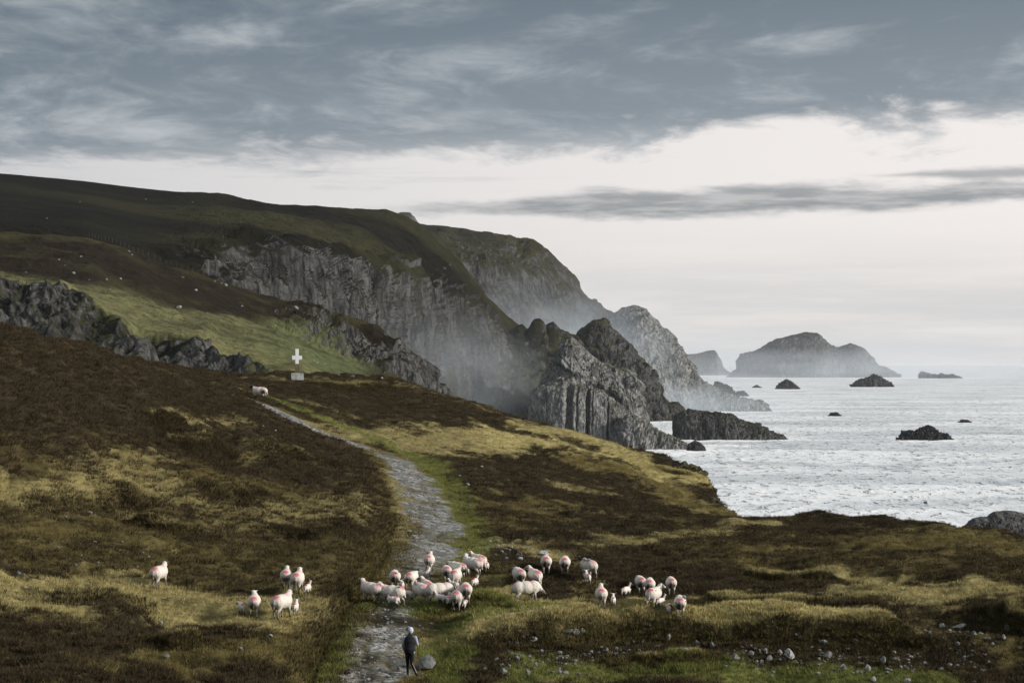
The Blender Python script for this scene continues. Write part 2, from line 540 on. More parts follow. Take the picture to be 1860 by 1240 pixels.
# ------------------------------------------------------------------ near moorland: real heights through surveyed points
CP = [  # picture x, picture y, distance
    (-250, 1240, 74), (0, 1240, 78), (300, 1240, 82.5), (560, 1240, 86), (745, 1228, 89), (640, 1240, 87.5), (900, 1240, 89.5), (1100, 1240, 91.5),
    (1400, 1240, 91.5), (1860, 1240, 91.5), (2110, 1240, 91.5),
    (900, 1195, 94.2), (1100, 1200, 94.0), (1400, 1200, 94.2), (1700, 1200, 94.4), (1860, 1200, 94.4),
    (900, 1165, 96.5), (1000, 1148, 97.5), (1140, 1130, 98.5), (1300, 1124, 99.5), (1500, 1122, 100), (1650, 1125, 100), (1860, 1115, 101), (2110, 1110, 101),
    (1140, 1160, 97.0), (1400, 1160, 97.2), (1650, 1160, 97.4),
    (-250, 1065, 87), (0, 1065, 92), (289, 1065, 98), (540, 1070, 101.5), (600, 1068, 102.5), (745, 1075, 103.5), (870, 1090, 102.5), (1000, 1065, 110), (1235, 1100, 107),
    (1500, 1065, 113), (1860, 1050, 117), (2110, 1060, 112),
    (1020, 1020, 122), (1250, 1000, 132), (1560, 1000, 137), (1800, 1010, 136), (780, 1037, 113),
    (-250, 950, 98), (0, 950, 105), (350, 950, 116), (560, 950, 126), (700, 950, 134.5), (790, 950, 138), (900, 950, 141), (1100, 950, 152), (1340, 952, 170),
    (1450, 952, 168), (1560, 949, 166), (1700, 954, 161), (1860, 985, 150), (2110, 1010, 140),
    (-250, 850, 105), (0, 850, 112), (350, 850, 131), (550, 850, 147), (660, 850, 157), (740, 850, 164), (900, 850, 178), (1100, 860, 192), (1270, 852, 214), (1305, 910, 194),
    (1160, 824, 220), (1210, 836, 218), (1200, 900, 188),
    (-250, 770, 110), (0, 770, 118), (200, 770, 132), (350, 770, 146), (500, 770, 167), (600, 785, 178), (700, 775, 190), (800, 772, 200), (960, 770, 224), (1060, 795, 223),
    (-250, 700, 113), (0, 700, 123), (150, 700, 138), (300, 712, 156), (430, 716, 181), (600, 722, 202), (720, 730, 213),
    (720, 697, 234), (850, 735, 231), (540, 684, 221), (620, 688, 226), (420, 680, 214), (310, 676, 205), (250, 660, 176), (150, 629, 153), (0, 592, 136), (-250, 530, 122),
]
cpw = np.array([W(*c) for c in CP])
extra = np.array([[0, 0, CAMZ - 1.9], [-30, 0, CAMZ + 1.0], [30, 0, CAMZ - 3.0], [0, 12, CAMZ - 5.0], [-25, 30, CAMZ - 5.5], [25, 30, CAMZ - 9.0],
                  [0, 45, CAMZ - 10.2], [-30, 60, CAMZ - 7.0], [30, 60, CAMZ - 11.4], [0, 70, CAMZ - 11.4], [-5, -30, CAMZ + 2]])
cpw = np.vstack([cpw, extra])


def rbf_fit(P, z, smooth=2e-3):
    n = len(P)
    d = np.linalg.norm(P[:, None] - P[None], axis=2)
    K = d  # biharmonic in 2D, first order: taut, no overshoot
    A = np.zeros((n + 3, n + 3))
    A[:n, :n] = K - smooth * np.eye(n) * 20
    A[:n, n] = 1
    A[:n, n + 1:] = P
    A[n, :n] = 1
    A[n + 1:, :n] = P.T
    return np.linalg.solve(A, np.concatenate([z, np.zeros(3)]))


# work in a gently flattened frame so that distance along the view counts less
SC = np.array([1.0, 0.45])
rb_P = cpw[:, :2] * SC
rb_w = rbf_fit(rb_P, cpw[:, 2])


def rbf_eval(xy):
    xy = xy * SC
    out = np.zeros(len(xy))
    for a in range(0, len(xy), 100000):
        q = xy[a:a + 100000]
        d = np.sqrt(((q[:, None] - rb_P[None]) ** 2).sum(2))
        out[a:a + 100000] = d @ rb_w[:-3] + rb_w[-3] + q @ rb_w[-2:]
    return out


RIM = [(-250, 122), (0, 136), (150, 153), (250, 176), (310, 205), (420, 214), (540, 222), (620, 227), (720, 235), (850, 232), (960, 226), (1060, 224), (1160, 221),
       (1230, 218), (1268, 215), (1290, 203), (1305, 194), (1322, 182), (1345, 171), (1450, 169), (1560, 167), (1700, 162), (1860, 151), (2110, 141), (2600, 130)]
rim_px = np.array([r[0] for r in RIM], float)
rim_D = np.array([r[1] for r in RIM], float)


def pl_dist(xy, line, closed=False):
    """distance to a polyline in plan, position 0..1 along it and side (+ left)"""
    best = np.full(len(xy), 1e9); tt = np.zeros(len(xy)); side = np.zeros(len(xy))
    L = np.asarray(line, float)
    n = len(L) - 1
    for k in range(n):
        a, b2 = L[k], L[k + 1]
        ab = b2 - a
        t = np.clip(((xy - a) @ ab) / (ab @ ab), 0, 1)
        q = a + t[:, None] * ab
        d = np.linalg.norm(xy - q, axis=1)
        s = np.sign(ab[0] * (xy[:, 1] - a[1]) - ab[1] * (xy[:, 0] - a[0]))
        nb = d < best
        best = np.where(nb, d, best); tt = np.where(nb, (k + t) / n, tt); side = np.where(nb, s, side)
    return best, tt, side


def smooth_line(L, n=6):
    L = np.asarray(L, float)
    P = np.vstack([2 * L[0] - L[1], L, 2 * L[-1] - L[-2]])
    out = []
    for k in range(1, len(P) - 2):
        for s in range(n):
            t = s / n
            p0, p1, p2, p3 = P[k - 1:k + 3]
            out.append(0.5 * ((2 * p1) + (-p0 + p2) * t + (2 * p0 - 5 * p1 + 4 * p2 - p3) * t * t + (-p0 + 3 * p1 - 3 * p2 + p3) * t ** 3))
    out.append(P[-2])
    return np.array(out)


def base_z(xy):
    z = rbf_eval(xy)
    D = np.maximum(xy[:, 1], 1.0)
    px = xy[:, 0] / D * FPX + CX
    d = D - np.interp(px, rim_px, rim_D)
    d = np.maximum(d, 0) * (D > 90)
    z = z - 0.9 * d * d / (d + 5.0)
    return np.maximum(z, -3.0), d


def ground_at(px, py):
    """plan position where the sight line through a picture point meets the smooth moor"""
    Ds = np.arange(60, 245, 0.25)
    X = (px - CX) / FPX * Ds
    zr = CAMZ - (py - HOR) / FPX * Ds
    zg, _ = base_z(np.stack([X, Ds], 1))
    hit = np.where(zg >= zr)[0]
    k = hit[0] if len(hit) else len(Ds) - 1
    return np.array([X[k], Ds[k]])


def gline(pts, n=5):
    return smooth_line([ground_at(*p) for p in pts], n)


TRACK = gline([(425, 714), (478, 733), (540, 764), (600, 790), (650, 808), (700, 822), (735, 845), (752, 872), (765, 900), (776, 930), (786, 960), (768, 988), (748, 1015),
               (738, 1045), (722, 1080), (705, 1110), (695, 1140), (685, 1175), (678, 1205), (670, 1240)])
TRACK = np.vstack([TRACK, TRACK[-1] + (TRACK[-1] - TRACK[-3]) * 8])
DITCH = gline([(722, 930), (706, 972), (690, 1018), (662, 1062), (628, 1104), (602, 1150), (580, 1192), (558, 1240)])
VERGE = gline([(445, 712), (520, 735), (610, 770), (680, 800), (760, 832), (800, 862), (818, 900), (836, 940), (852, 985), (856, 1020)])
# peat hags and turf steps: (line in the picture, step height in m, reach uphill in m)
STEPS = [([(45, 922), (110, 928), (165, 925), (215, 912), (250, 905)], 0.55, 3.0),
         ([(300, 782), (322, 785), (338, 780)], 0.45, 2.0),
         ([(340, 822), (375, 826), (412, 824)], 0.60, 2.5),
         ([(480, 838), (540, 842), (600, 850)], 0.40, 3.0),
         ([(240, 958), (290, 975), (340, 985), (390, 975)], 0.60, 3.5),
         ([(300, 1178), (330, 1190), (365, 1175)], 0.40, 1.6),
         ([(380, 905), (430, 915), (480, 912)], 0.35, 3.0),
         ([(100, 1090), (160, 1105), (240, 1110)], 0.35, 3.0),
         ([(520, 975), (590, 985), (640, 975)], 0.35, 2.5),
         ([(1265, 1102), (1330, 1112), (1420, 1114), (1500, 1108)], 0.50, 2.6),
         ([(1330, 1052), (1420, 1062), (1520, 1060)], 0.25, 3.0),
         ([(1150, 1215), (1210, 1218), (1290, 1205)], 0.35, 1.5),
         ([(1790, 1125), (1830, 1150), (1870, 1168)], 1.1, 3.0),
         ([(1180, 852), (1215, 862), (1262, 872)], 0.35, 4.0),
         ([(780, 1118), (850, 1112), (905, 1120), (960, 1130)], 0.25, 2.0),
         ([(560, 700), (640, 708), (700, 706)], 0.3, 3.0),
         ([(850, 1200), (950, 1188), (1030, 1175), (1100, 1164), (1150, 1158), (1240, 1153), (1330, 1157), (1450, 1163), (1600, 1167), (1680, 1171)], 0.75, 5.0)]
STEPW = [(gline(p, 4), h, r) for p, h, r in STEPS]
PUDDLES = [(916, 1131, 34, 1.9), (690, 1131, 26, 1.6), (662, 1132, 18, 1.8), (776, 1137, 16, 1.6), (802, 1138, 22, 1.5), (715, 1127, 14, 1.6), (785, 932, 12, 2.0)]
PUDW = []
for _p in PUDDLES:
    _g = ground_at(_p[0], _p[1])
    PUDW.append((_g, float(base_z(_g[None])[0][0]), _p[2] * _g[1] / FPX / 2, _p[3]))

# straw and green sward patches: (picture line, half width in m, strength, kind)
PATCH = [([(-50, 960), (200, 985), (420, 1010), (600, 1040)], 9.0, 0.42, 'o'), ([(100, 900), (350, 930), (600, 930)], 5.0, 0.35, 'o'), ([(1350, 1010), (1600, 1020), (1860, 1030)], 8.0, 0.30, 'o'),
         ([(880, 1195), (960, 1185), (1060, 1172), (1180, 1160), (1300, 1155), (1450, 1158), (1600, 1165)], 1.9, 0.95, 'd'),
         ([(900, 1210), (1100, 1200), (1300, 1190), (1450, 1205), (1600, 1205), (1720, 1200)], 1.6, 0.8, 'd'), ([(1640, 1180), (1720, 1190)], 1.5, 0.8, 'd'), ([(1800, 1140), (1860, 1160)], 1.6, 0.95, 'd'),
         ([(640, 792), (760, 806), (880, 800), (980, 806), (1080, 826), (1160, 842), (1230, 870)], 4.4, 1.0, 's'), ([(1000, 812), (1080, 822), (1170, 848)], 4.0, 0.9, 's'),
         ([(960, 782), (1080, 806), (1150, 828)], 2.5, 0.8, 's'),
         ([(1080, 850), (1160, 870), (1230, 905), (1300, 940)], 3.6, 0.75, 'o'),
         ([(1010, 880), (1150, 910), (1280, 945)], 1.2, 0.5, 's'),
         ([(900, 985), (1000, 992), (1120, 985), (1240, 978), (1330, 962)], 1.6, 0.5, 's'),
         ([(860, 1000), (930, 1000), (980, 1012)], 2.0, 0.8, 's'),
         ([(880, 1110), (940, 1118), (1000, 1130)], 2.2, 0.9, 's'),
         ([(800, 1172), (900, 1168), (1000, 1155), (1130, 1140), (1290, 1132), (1450, 1138), (1640, 1140)], 1.3, 1.0, 's'),
         ([(1280, 1098), (1360, 1095), (1450, 1102)], 1.4, 0.8, 's'),
         ([(1500, 1045), (1600, 1058), (1720, 1065), (1860, 1072)], 1.4, 0.8, 's'),
         ([(1560, 1080), (1700, 1090), (1860, 1080)], 2.6, 0.8, 's'),
         ([(1640, 1005), (1720, 985), (1800, 985), (1870, 1010)], 4.0, 0.65, 'o'),
         ([(1340, 958), (1400, 962)], 2.0, 0.8, 's'),
         ([(1580, 962), (1660, 962), (1740, 968)], 2.0, 0.55, 'o'),
         ([(0, 905), (100, 905), (210, 900), (290, 890)], 2.2, 0.75, 's'),
         ([(120, 852), (220, 842), (300, 848)], 1.0, 0.45, 's'),
         ([(280, 870), (380, 890), (480, 900), (560, 920)], 3.0, 0.5, 'o'),
         ([(400, 930), (500, 950), (600, 945), (680, 930)], 3.2, 0.55, 's'),
         ([(0, 1080), (120, 1090), (250, 1095), (360, 1110), (480, 1125), (560, 1130)], 3.0, 0.75, 's'),
         ([(150, 1000), (280, 1020), (400, 1030)], 3.0, 0.4, 'o'),
         ([(340, 1210), (430, 1205), (520, 1215), (560, 1170)], 2.6, 0.7, 'o'),
         ([(310, 760), (350, 765)], 1.2, 0.8, 's'), ([(380, 770), (440, 775)], 1.4, 0.7, 's'),
         ([(430, 830), (500, 838)], 1.0, 0.6, 's'),
         ([(600, 1200), (575, 1240)], 0.9, 0.95, 'g'), ([(640, 1110), (620, 1150), (600, 1200)], 0.8, 0.95, 'g'),
         ([(705, 1000), (680, 1050), (655, 1090)], 1.0, 0.9, 'o'), ([(735, 900), (725, 940), (715, 975)], 0.9, 0.9, 's'),
         ([(700, 850), (725, 890)], 0.8, 0.7, 's'),
         ([(660, 1100), (740, 1100), (830, 1098), (880, 1105)], 1.3, 0.9, 'g'),
         ([(800, 1050), (850, 1060), (880, 1075)], 1.6, 0.75, 'o'),
         ([(820, 1140), (900, 1140), (980, 1135)], 1.2, 0.9, 'g'),
         ([(790, 1180), (830, 1200), (800, 1230)], 1.0, 0.9, 'g'),
         ([(1050, 1200), (1180, 1205), (1300, 1195)], 1.2, 0.7, 'o'), ([(950, 1230), (1150, 1238), (1400, 1238), (1700, 1236)], 1.3, 0.85, 'g'),
         ([(1620, 1160), (1590, 1180), (1560, 1200)], 0.8, 0.8, 'o'), ([(1690, 1140), (1760, 1150), (1850, 1200)], 1.6, 0.6, 'o'),
         ([(430, 688), (540, 694), (640, 700), (760, 712), (850, 738), (960, 776)], 1.4, 0.45, 's'),
         ([(560, 735), (680, 768), (800, 782)], 1.5, 0.5, 's')]
PATCHW = [(gline(p, 3), h, s, k) for p, h, s, k in PATCH]


def moor(xy):
    """height, cover colour, track weight and grass weight of the near moor"""
    z, drop = base_z(xy)
    n = len(xy)
    near = sstep(xy[:, 1], 40, 75)
    hum = fbm(xy, 0.16, 3, 0.5, 5)
    tus = fbm(xy, 0.75, 4, 0.55, 9)
    fine = fbm(xy, 3.2, 2, 0.6, 21)
    dt, tt, tsd = pl_dist(xy, TRACK)
    wob = fbm(xy, 0.7, 3, 0.5, 44)
    hw = np.interp(tt, [0, 0.15, 0.32, 0.42, 0.6, 0.68, 0.8, 1.0], [1.4, 1.6, 1.4, 1.5, 1.9, 1.0, 1.3, 1.4])
    track = 1 - sstep(dt + wob * 0.75, hw * 0.8, hw * 1.15)
    gap = np.exp(-((tt - 0.245) / 0.03) ** 2) + 1.1 * np.exp(-((tt - 0.725) / 0.042) ** 4)
    gap = gap + 0.8 * sstep(fbm(xy, 0.55, 4, 0.6, 47), 0.0, 0.3) * sstep(tt, 0.2, 0.32)
    track = track * (1 - np.clip(gap, 0, 1) * 0.8)
    centre = np.exp(-((dt - 0.05) / 0.32) ** 2) * sstep(fbm(xy, 0.35, 2, 0.5, 61), -0.25, 0.35) * sstep(tt, 0.55, 0.66)
    flat = 1 - sstep(dt, hw + 0.5, hw + 2.6)
    z = z + hum * 0.42 * (1 - 0.92 * flat) + 0.34 * sstep(fbm(xy * np.array([0.55, 1.0]), 0.30, 3, 0.5, 33, ridged=True), 0.05, 0.55) * (1 - flat) + tus * 0.26 * (1 - 0.85 * flat) + fine * (0.10 - 0.055 * flat)
    z = z - flat * 0.10
    brk = fbm(xy, 2.3, 3, 0.65, 87)
    grass = np.zeros(n); green = np.zeros(n); straw = np.zeros(n); peat = np.zeros(n); dark = np.zeros(n); wet = np.zeros(n); bface = np.zeros(n)
    for L, h, r in STEPW:
        lo = L.min(0) - 6; hi = L.max(0) + 6
        m = np.where((xy[:, 0] > lo[0]) & (xy[:, 0] < hi[0]) & (xy[:, 1] > lo[1]) & (xy[:, 1] < hi[1]))[0]
        if not len(m):
            continue
        q = xy[m]
        d, t, s = pl_dist(q, L)
        d = d * s + (0.28 if r == 5.0 else 0.75) * fbm(q, 0.8, 4, 0.6, 71)
        h = h * (0.85 + 0.4 * fbm(q, 0.35, 2, 0.5, 77))
        end = sstep(t, 0.0, 0.12) * (1 - sstep(t, 0.88, 1.0))
        up = sstep(d, -0.05, 0.30) * (1 - sstep(d, r * 0.4, r)) * end
        dn = np.exp(-((d + 0.25) / 0.30) ** 2) * end
        z[m] += h * up - 0.35 * h * dn
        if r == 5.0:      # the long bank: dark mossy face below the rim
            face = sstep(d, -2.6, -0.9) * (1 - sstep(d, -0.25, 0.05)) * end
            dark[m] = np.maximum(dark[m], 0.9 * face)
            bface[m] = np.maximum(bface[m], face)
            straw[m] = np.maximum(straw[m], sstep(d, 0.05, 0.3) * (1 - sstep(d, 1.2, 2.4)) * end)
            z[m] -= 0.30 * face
        peat[m] = np.maximum(peat[m], np.exp(-((d - 0.04) / 0.20) ** 2) * end * np.clip(0.9 + 0.7 * fbm(q, 1.6, 3, 0.6, 79), 0.3, 1))
        straw[m] = np.maximum(straw[m], 0.85 * sstep(d, 0.25, 0.5) * (1 - sstep(d, 0.8, 1.8)) * end)
    for pg, pz, pr, pk in PUDW:
        dd = np.sqrt(((xy[:, 0] - pg[0]) / (pr * 1.1)) ** 2 + ((xy[:, 1] - pg[1]) / (pr * pk * 1.1)) ** 2) + 0.25 * wob
        w_ = 1 - sstep(dd, 0.7, 1.9)
        wet = np.maximum(wet, 1 - sstep(dd, 1.1, 1.7))
        z = z * (1 - w_) + (pz - 0.06 + 0.03 * fine - 0.08 * (1 - sstep(dd, 0.4, 1.1))) * w_
    # ditch beside the track, with a raised bank on the hill side
    d, t, s = pl_dist(xy + 0.22 * np.stack([fbm(xy, 0.9, 3, 0.6, 91), fbm(xy, 0.9, 3, 0.6, 92)], 1), DITCH)
    end = sstep(t, 0, 0.06)
    z = z - 0.45 * np.exp(-(d / 0.28) ** 2) * end
    # DITCH runs towards the camera, so the hill lies on its right-hand side (s < 0)
    z = z + 0.38 * sstep(-d * s + 0.3 * wob, 0.10, 0.8) * (1 - sstep(-d * s, 1.6, 5)) * end
    peat = np.maximum(peat, np.exp(-((-d * s - 0.15 - 0.25 * wob) / 0.42) ** 2) * end * 0.85)
    for L, h, stg, kd in PATCHW:
        lo = L.min(0) - 3 * h; hi = L.max(0) + 3 * h
        m = np.where((xy[:, 0] > lo[0]) & (xy[:, 0] < hi[0]) & (xy[:, 1] > lo[1]) & (xy[:, 1] < hi[1]))[0]
        if not len(m):
            continue
        d = pl_dist(xy[m] * np.array([1, 0.6]), L * np.array([1, 0.6]))[0]
        w = stg * (1 - sstep(d + 0.75 * h * fbm(xy[m], 0.45, 4, 0.6, 83) + 0.45 * h * brk[m], h * 0.45, h * 1.0))
        tgt = {'s': straw, 'o': grass, 'g': green, 'd': dark}[kd]
        tgt[m] = np.maximum(tgt[m], w)
    dv = pl_dist(xy, VERGE)[0]
    m0 = fbm(xy, 0.5, 4, 0.6, 141)
    green = np.maximum(green, (0.7 + 0.5 * m0) * (1 - sstep(dv + 0.7 * wob, 0.7, 1.9)))
    edge = (1 - sstep(dt + wob, hw + 0.2, hw + 1.5)) * 0.7
    grass = np.maximum(grass, edge)
    # scattered tussock sward everywhere
    m1 = fbm(xy * np.array([1, 0.7]), 0.10, 5, 0.58, 101)
    m2 = fbm(xy, 0.6, 4, 0.6, 131)
    lower = sstep(xy[:, 1], 135, 95)
    hillside = sstep(xy[:, 0], 0, -5) * sstep(xy[:, 1], 108, 124)
    grass = np.maximum(grass, 0.6 * sstep(m1 * 0.7 + m2 * 0.6 + 0.30 * brk + 0.16 * lower - 0.34 * hillside, 0.22, 0.48))
    straw = straw * (1 - 0.35 * hillside)
    straw = np.maximum(straw, 0.35 * (1 - 0.8 * hillside) * sstep(m1 * -0.5 + m2 * 0.8 + 0.30 * brk, 0.36, 0.60))
    # cliff edge rock
    rock = sstep(drop, 1.0, 4.0) * sstep(xy[:, 0], 8, 14)
    # colours
    heather = np.array([0.030, 0.024, 0.015]); heather2 = np.array([0.052, 0.040, 0.023])
    hm = sstep(fbm(xy, 0.3, 4, 0.6, 151), -0.35, 0.45)[:, None]
    col = heather * (1 - hm) + heather2 * hm

    def over(c, w, b2):
        w = np.clip(w, 0, 1)[:, None]
        return c * (1 - w) + np.array(b2) * w
    keep = 1 - 0.9 * bface * sstep(m2, 0.35, -0.1)
    grass = grass * keep; straw = straw * keep; green = green * keep
    grass = grass * (1 - 0.8 * dark); straw = straw * (1 - 0.75 * dark * (straw < 0.8))
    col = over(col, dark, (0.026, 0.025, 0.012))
    col = over(col, grass, (0.165, 0.135, 0.050))
    col = over(col, straw, (0.38, 0.325, 0.145))
    col = over(col, green, (0.150, 0.165, 0.046))
    col = over(col, peat, (0.016, 0.011, 0.007))
    col = over(col, rock, (0.15, 0.145, 0.13))
    mud = np.clip(np.exp(-((dt - 0.75) / 0.25) ** 2) * 0.0 + centre, 0, 1)
    # dark wet mud band where the flock crosses and below it
    mq = ground_at(690, 1120)
    mudb = np.exp(-(((xy[:, 0] - mq[0] - 0.6) / 2.6) ** 2 + ((xy[:, 1] - mq[1]) / 1.1) ** 2) ** 1.5) * sstep(wob, -0.6, 0.1)
    off = dt * tsd + 0.25 * wob
    ruts = (np.exp(-((off - 0.55) / 0.14) ** 2) + np.exp(-((off + 0.5) / 0.14) ** 2)) * sstep(fbm(xy, 0.3, 3, 0.5, 49), -0.2, 0.25) * sstep(tt, 0.3, 0.4)
    z = z - 0.05 * ruts
    mud = np.clip(mud + mudb + 0.75 * ruts, 0, 1)
    col = over(col, mud, (0.020, 0.017, 0.012))
    track = track * (1 - 0.85 * mud)
    veg_h = np.clip(1 - np.maximum.reduce([grass, straw, green]) * 1.15 - track * 1.5 - 0.45 * peat - rock - mud - 2 * wet, 0, 1)
    veg_g = np.clip(np.maximum.reduce([grass, straw, green]) - track * 1.4 - mud - 0.6 * peat - 2 * wet, 0, 1)
    return z, col, track, veg_h, veg_g, near


NC = 480
rows = np.concatenate([np.linspace(-30, 74, 70, endpoint=False), 74 + np.cumsum(np.interp(np.arange(760), [0, 760], [0.14, 0.29])), ])
rows = np.concatenate([rows, rows[-1] + np.cumsum(np.linspace(0.4, 3.0, 50))])
hw_r = np.maximum(np.abs(rows), 45) * 0.29 + 3
s = np.linspace(-1, 1, NC)
GX = hw_r[:, None] * s[None]
GY = np.repeat(rows[:, None], NC, 1)
gxy = np.stack([GX.ravel(), GY.ravel()], 1)
gz, gcol, gtrack, gvh, gvg, _ = moor(gxy)
GV = np.column_stack([gxy, gz])
moor_me = mesh_np('moor', GV, grid_faces(len(rows), NC), M_GROUND, True, gcol, {'track': gtrack})
moor_o = link('moorland', moor_me, kind='structure')

# ------------------------------------------------------------------ lofted hills
def polyline_resample(pts, n):
    pts = np.array([W(*p) for p in pts])
    px = np.array([0] + list(np.cumsum(np.linalg.norm(np.diff(pts, axis=0), axis=1))))
    # monotone resample with catmull-rom
    sm = smooth_line(pts, 8)
    l = np.concatenate([[0], np.cumsum(np.linalg.norm(np.diff(sm, axis=0), axis=1))])
    t = np.linspace(0, l[-1], n)
    return np.stack([np.interp(t, l, sm[:, k]) for k in range(3)], 1)


def resample_px(pts, grid):
    """resample a polyline at given picture columns"""
    a = np.array(pts, float)
    py = np.interp(grid, a[:, 0], a[:, 1]); D = np.interp(grid, a[:, 0], a[:, 2])
    return np.stack([(grid - CX) / FPX * D, D, CAMZ - (py - HOR) / FPX * D], 1)


def loft(polys, rowsper, x0, x1, nu, soft=3):
    grid = np.linspace(x0, x1, nu)
    R = [resample_px(p, grid) for p in polys]
    out = []
    for k in range(len(R) - 1):
        a, b2 = R[k], R[k + 1]
        for j in range(rowsper[k]):
            t = j / rowsper[k]
            out.append(a * (1 - t) + b2 * t)
    out.append(R[-1])
    P = np.array(out)
    for _ in range(soft):   # soften the creases between the sections
        Q = P.copy()
        Q[1:-1] = (P[:-2] + 2 * P[1:-1] + P[2:]) / 4
        P = Q
    return P, grid


def relief(P, amp, seed, scale, vert=0.5, keep=None):
    """cliff relief along the normals: buttresses, gullies, ledges and blocks; amp is an array of metres"""
    N = grid_normals(P)
    if N[..., 1].mean() > 0:
        N = -N
    pts = P.reshape(-1, 3)
    A = amp.reshape(-1)
    pv = pts * np.array([1, 1, vert])
    big = fbm(pv, scale, 3, 0.5, seed, ridged=True)
    mid = fbm(pts * np.array([1, 1, 0.45]), scale * 3.3, 4, 0.55, seed + 5, ridged=True)
    fin = fbm(pts, scale * 12, 3, 0.6, seed + 9)
    val, ed = worley(pts * np.array([1, 1, 0.6]), scale * 6, seed + 3)
    led = np.sin(pts[:, 2] * scale * 26 + 3 * fbm(pts, scale * 2, 2, 0.5, seed + 8))
    h = 0.55 * big + 0.42 * mid + 0.12 * fin + 0.30 * (val - 0.5) * np.clip(ed * 3, 0, 1) + 0.02 * led
    d = (h * A)[:, None] * N.reshape(-1, 3)
    Q = pts + d
    return Q.reshape(P.shape)


def colour_rows(P, spec):
    pass


# ---- main mountain with its sea cliffs
M0 = [(-200, 300, 1150), (0, 314, 1180), (150, 328, 1210), (300, 346, 1240), (450, 365, 1270), (560, 373, 1290), (640, 378, 1310), (700, 381, 1330), (735, 392, 1340), (760, 408, 1345),
      (800, 448, 1352), (835, 475, 1360), (855, 505, 1368), (880, 540, 1378), (905, 562, 1388), (930, 588, 1400), (960, 640, 1400)]
MB = [(p[0], p[1] + 60, p[2] + 260) for p in M0]
M1 = [(-200, 352, 900), (0, 362, 930), (150, 372, 960), (300, 392, 990), (450, 400, 1040), (560, 408, 1090), (640, 416, 1140), (700, 430, 1190), (735, 440, 1230), (760, 450, 1250),
      (800, 480, 1290), (835, 505, 1310), (855, 530, 1320), (880, 560, 1330), (905, 582, 1340), (930, 604, 1350), (960, 655, 1360)]
M2 = [(-200, 400, 690), (0, 410, 710), (150, 424, 730), (250, 448, 750), (330, 468, 770), (380, 474, 790), (450, 470, 830), (520, 470, 870), (600, 484, 930), (700, 498, 1030), (760, 505, 1110),
      (800, 520, 1170), (835, 545, 1215), (855, 560, 1240), (880, 590, 1270), (905, 612, 1290), (930, 635, 1310), (960, 680, 1330)]
M3 = [(-200, 440, 675), (0, 450, 695), (150, 462, 712), (250, 490, 730), (330, 520, 745), (380, 535, 762), (450, 545, 800), (520, 562, 838), (600, 592, 895), (700, 640, 985), (760, 700, 1060), (800, 716, 1110),
      (835, 730, 1150), (855, 740, 1180), (880, 752, 1200), (905, 765, 1215), (930, 775, 1230), (960, 800, 1240)]
M4 = [(p[0], 900, p[2] - 20) for p in M3]
P, gx = loft([MB, M0, M1, M2, M3, M4], [14, 60, 60, 95, 36], -200, 960, 520)
rowid = np.arange(P.shape[0])[:, None] * np.ones(P.shape[1])[None]
amp = np.interp(rowid, [0, 14, 20, 74, 125, 140, 175, 229, 265], [0, 1.5, 4, 5, 8, 20, 24, 22, 6])
right = sstep(gx, 560, 800)[None]
amp = amp * (0.22 + 0.78 * sstep(gx, 230, 400))[None] * (1 - 0.35 * right) + right * np.interp(rowid, [14, 40, 74, 134], [1, 2, 4, 5]) * (rowid < 134)
P = relief(P, amp, 3, 0.0105)
pts = P.reshape(-1, 3)
hz = fbm(pts, 0.006, 4, 0.55, 301); hz2 = fbm(pts * np.array([1, 0.5, 1.5]), 0.02, 4, 0.6, 311)
w = sstep(hz * 0.8 + hz2 * 0.5, -0.1, 0.4)[:, None]
mc = np.array([0.009, 0.0085, 0.006]) * (1 - w) + np.array([0.029, 0.028, 0.013]) * w
gsl = (np.interp(rowid, [60, 80, 120, 135], [0, 1, 1, 0]) * sstep(gx, 250, 420)[None] * (1 - sstep(gx, 620, 720))[None]).ravel()[:, None] * sstep(hz2, -0.2, 0.2)[:, None]
mc = mc * (1 - 0.7 * gsl) + np.array([0.045, 0.042, 0.019]) * 0.7 * gsl
bare = np.interp(rowid, [0, 128, 142, 160, 195, 230, 265], [-0.30, -0.28, -0.05, 0.20, 0.10, -0.08, -0.08]) * np.ones(len(gx))[None] - 0.35 * (1 - sstep(gx, 250, 420))[None]
bare = bare - 0.14 * sstep(gx, 600, 720)[None] + (0.24 * fbm(P.reshape(-1, 3) * np.array([1, 1, 0.3]), 0.012, 3, 0.5, 331)).reshape(P.shape[:2])
mme = mesh_np('mountain', pts, grid_faces(P.shape[0], P.shape[1]), M_MOUNT, False, mc, {'bare': bare.ravel()})
link('mountain', mme, kind='structure')

# ---- green headland in front of it
L0 = [(-200, 424, 600), (0, 424, 610), (90, 427, 615), (160, 431, 620), (250, 459, 625), (330, 489, 632), (420, 520, 640), (530, 558, 655), (600, 578, 664), (680, 598, 672), (715, 630, 675), (745, 665, 677),
      (773, 708, 678), (800, 740, 680)]
LB = [(p[0], p[1] + 90, p[2] + 60) for p in L0]
L1 = [(-200, 500, 520), (0, 520, 515), (90, 524, 515), (160, 530, 520), (250, 553, 530), (330, 575, 545), (420, 580, 565), (530, 608, 590), (600, 640, 606), (680, 678, 625), (715, 692, 632), (745, 705, 640),
      (773, 730, 650), (800, 760, 655)]
L2 = [(-200, 520, 482), (0, 522, 478), (60, 530, 477), (75, 537, 477), (90, 540, 477), (110, 538, 478), (150, 545, 476), (200, 580, 470), (250, 598, 470), (330, 608, 476), (375, 618, 482), (395, 655, 470), (420, 680, 462),
      (530, 705, 452), (600, 720, 455), (680, 735, 460), (745, 750, 470), (800, 790, 480)]
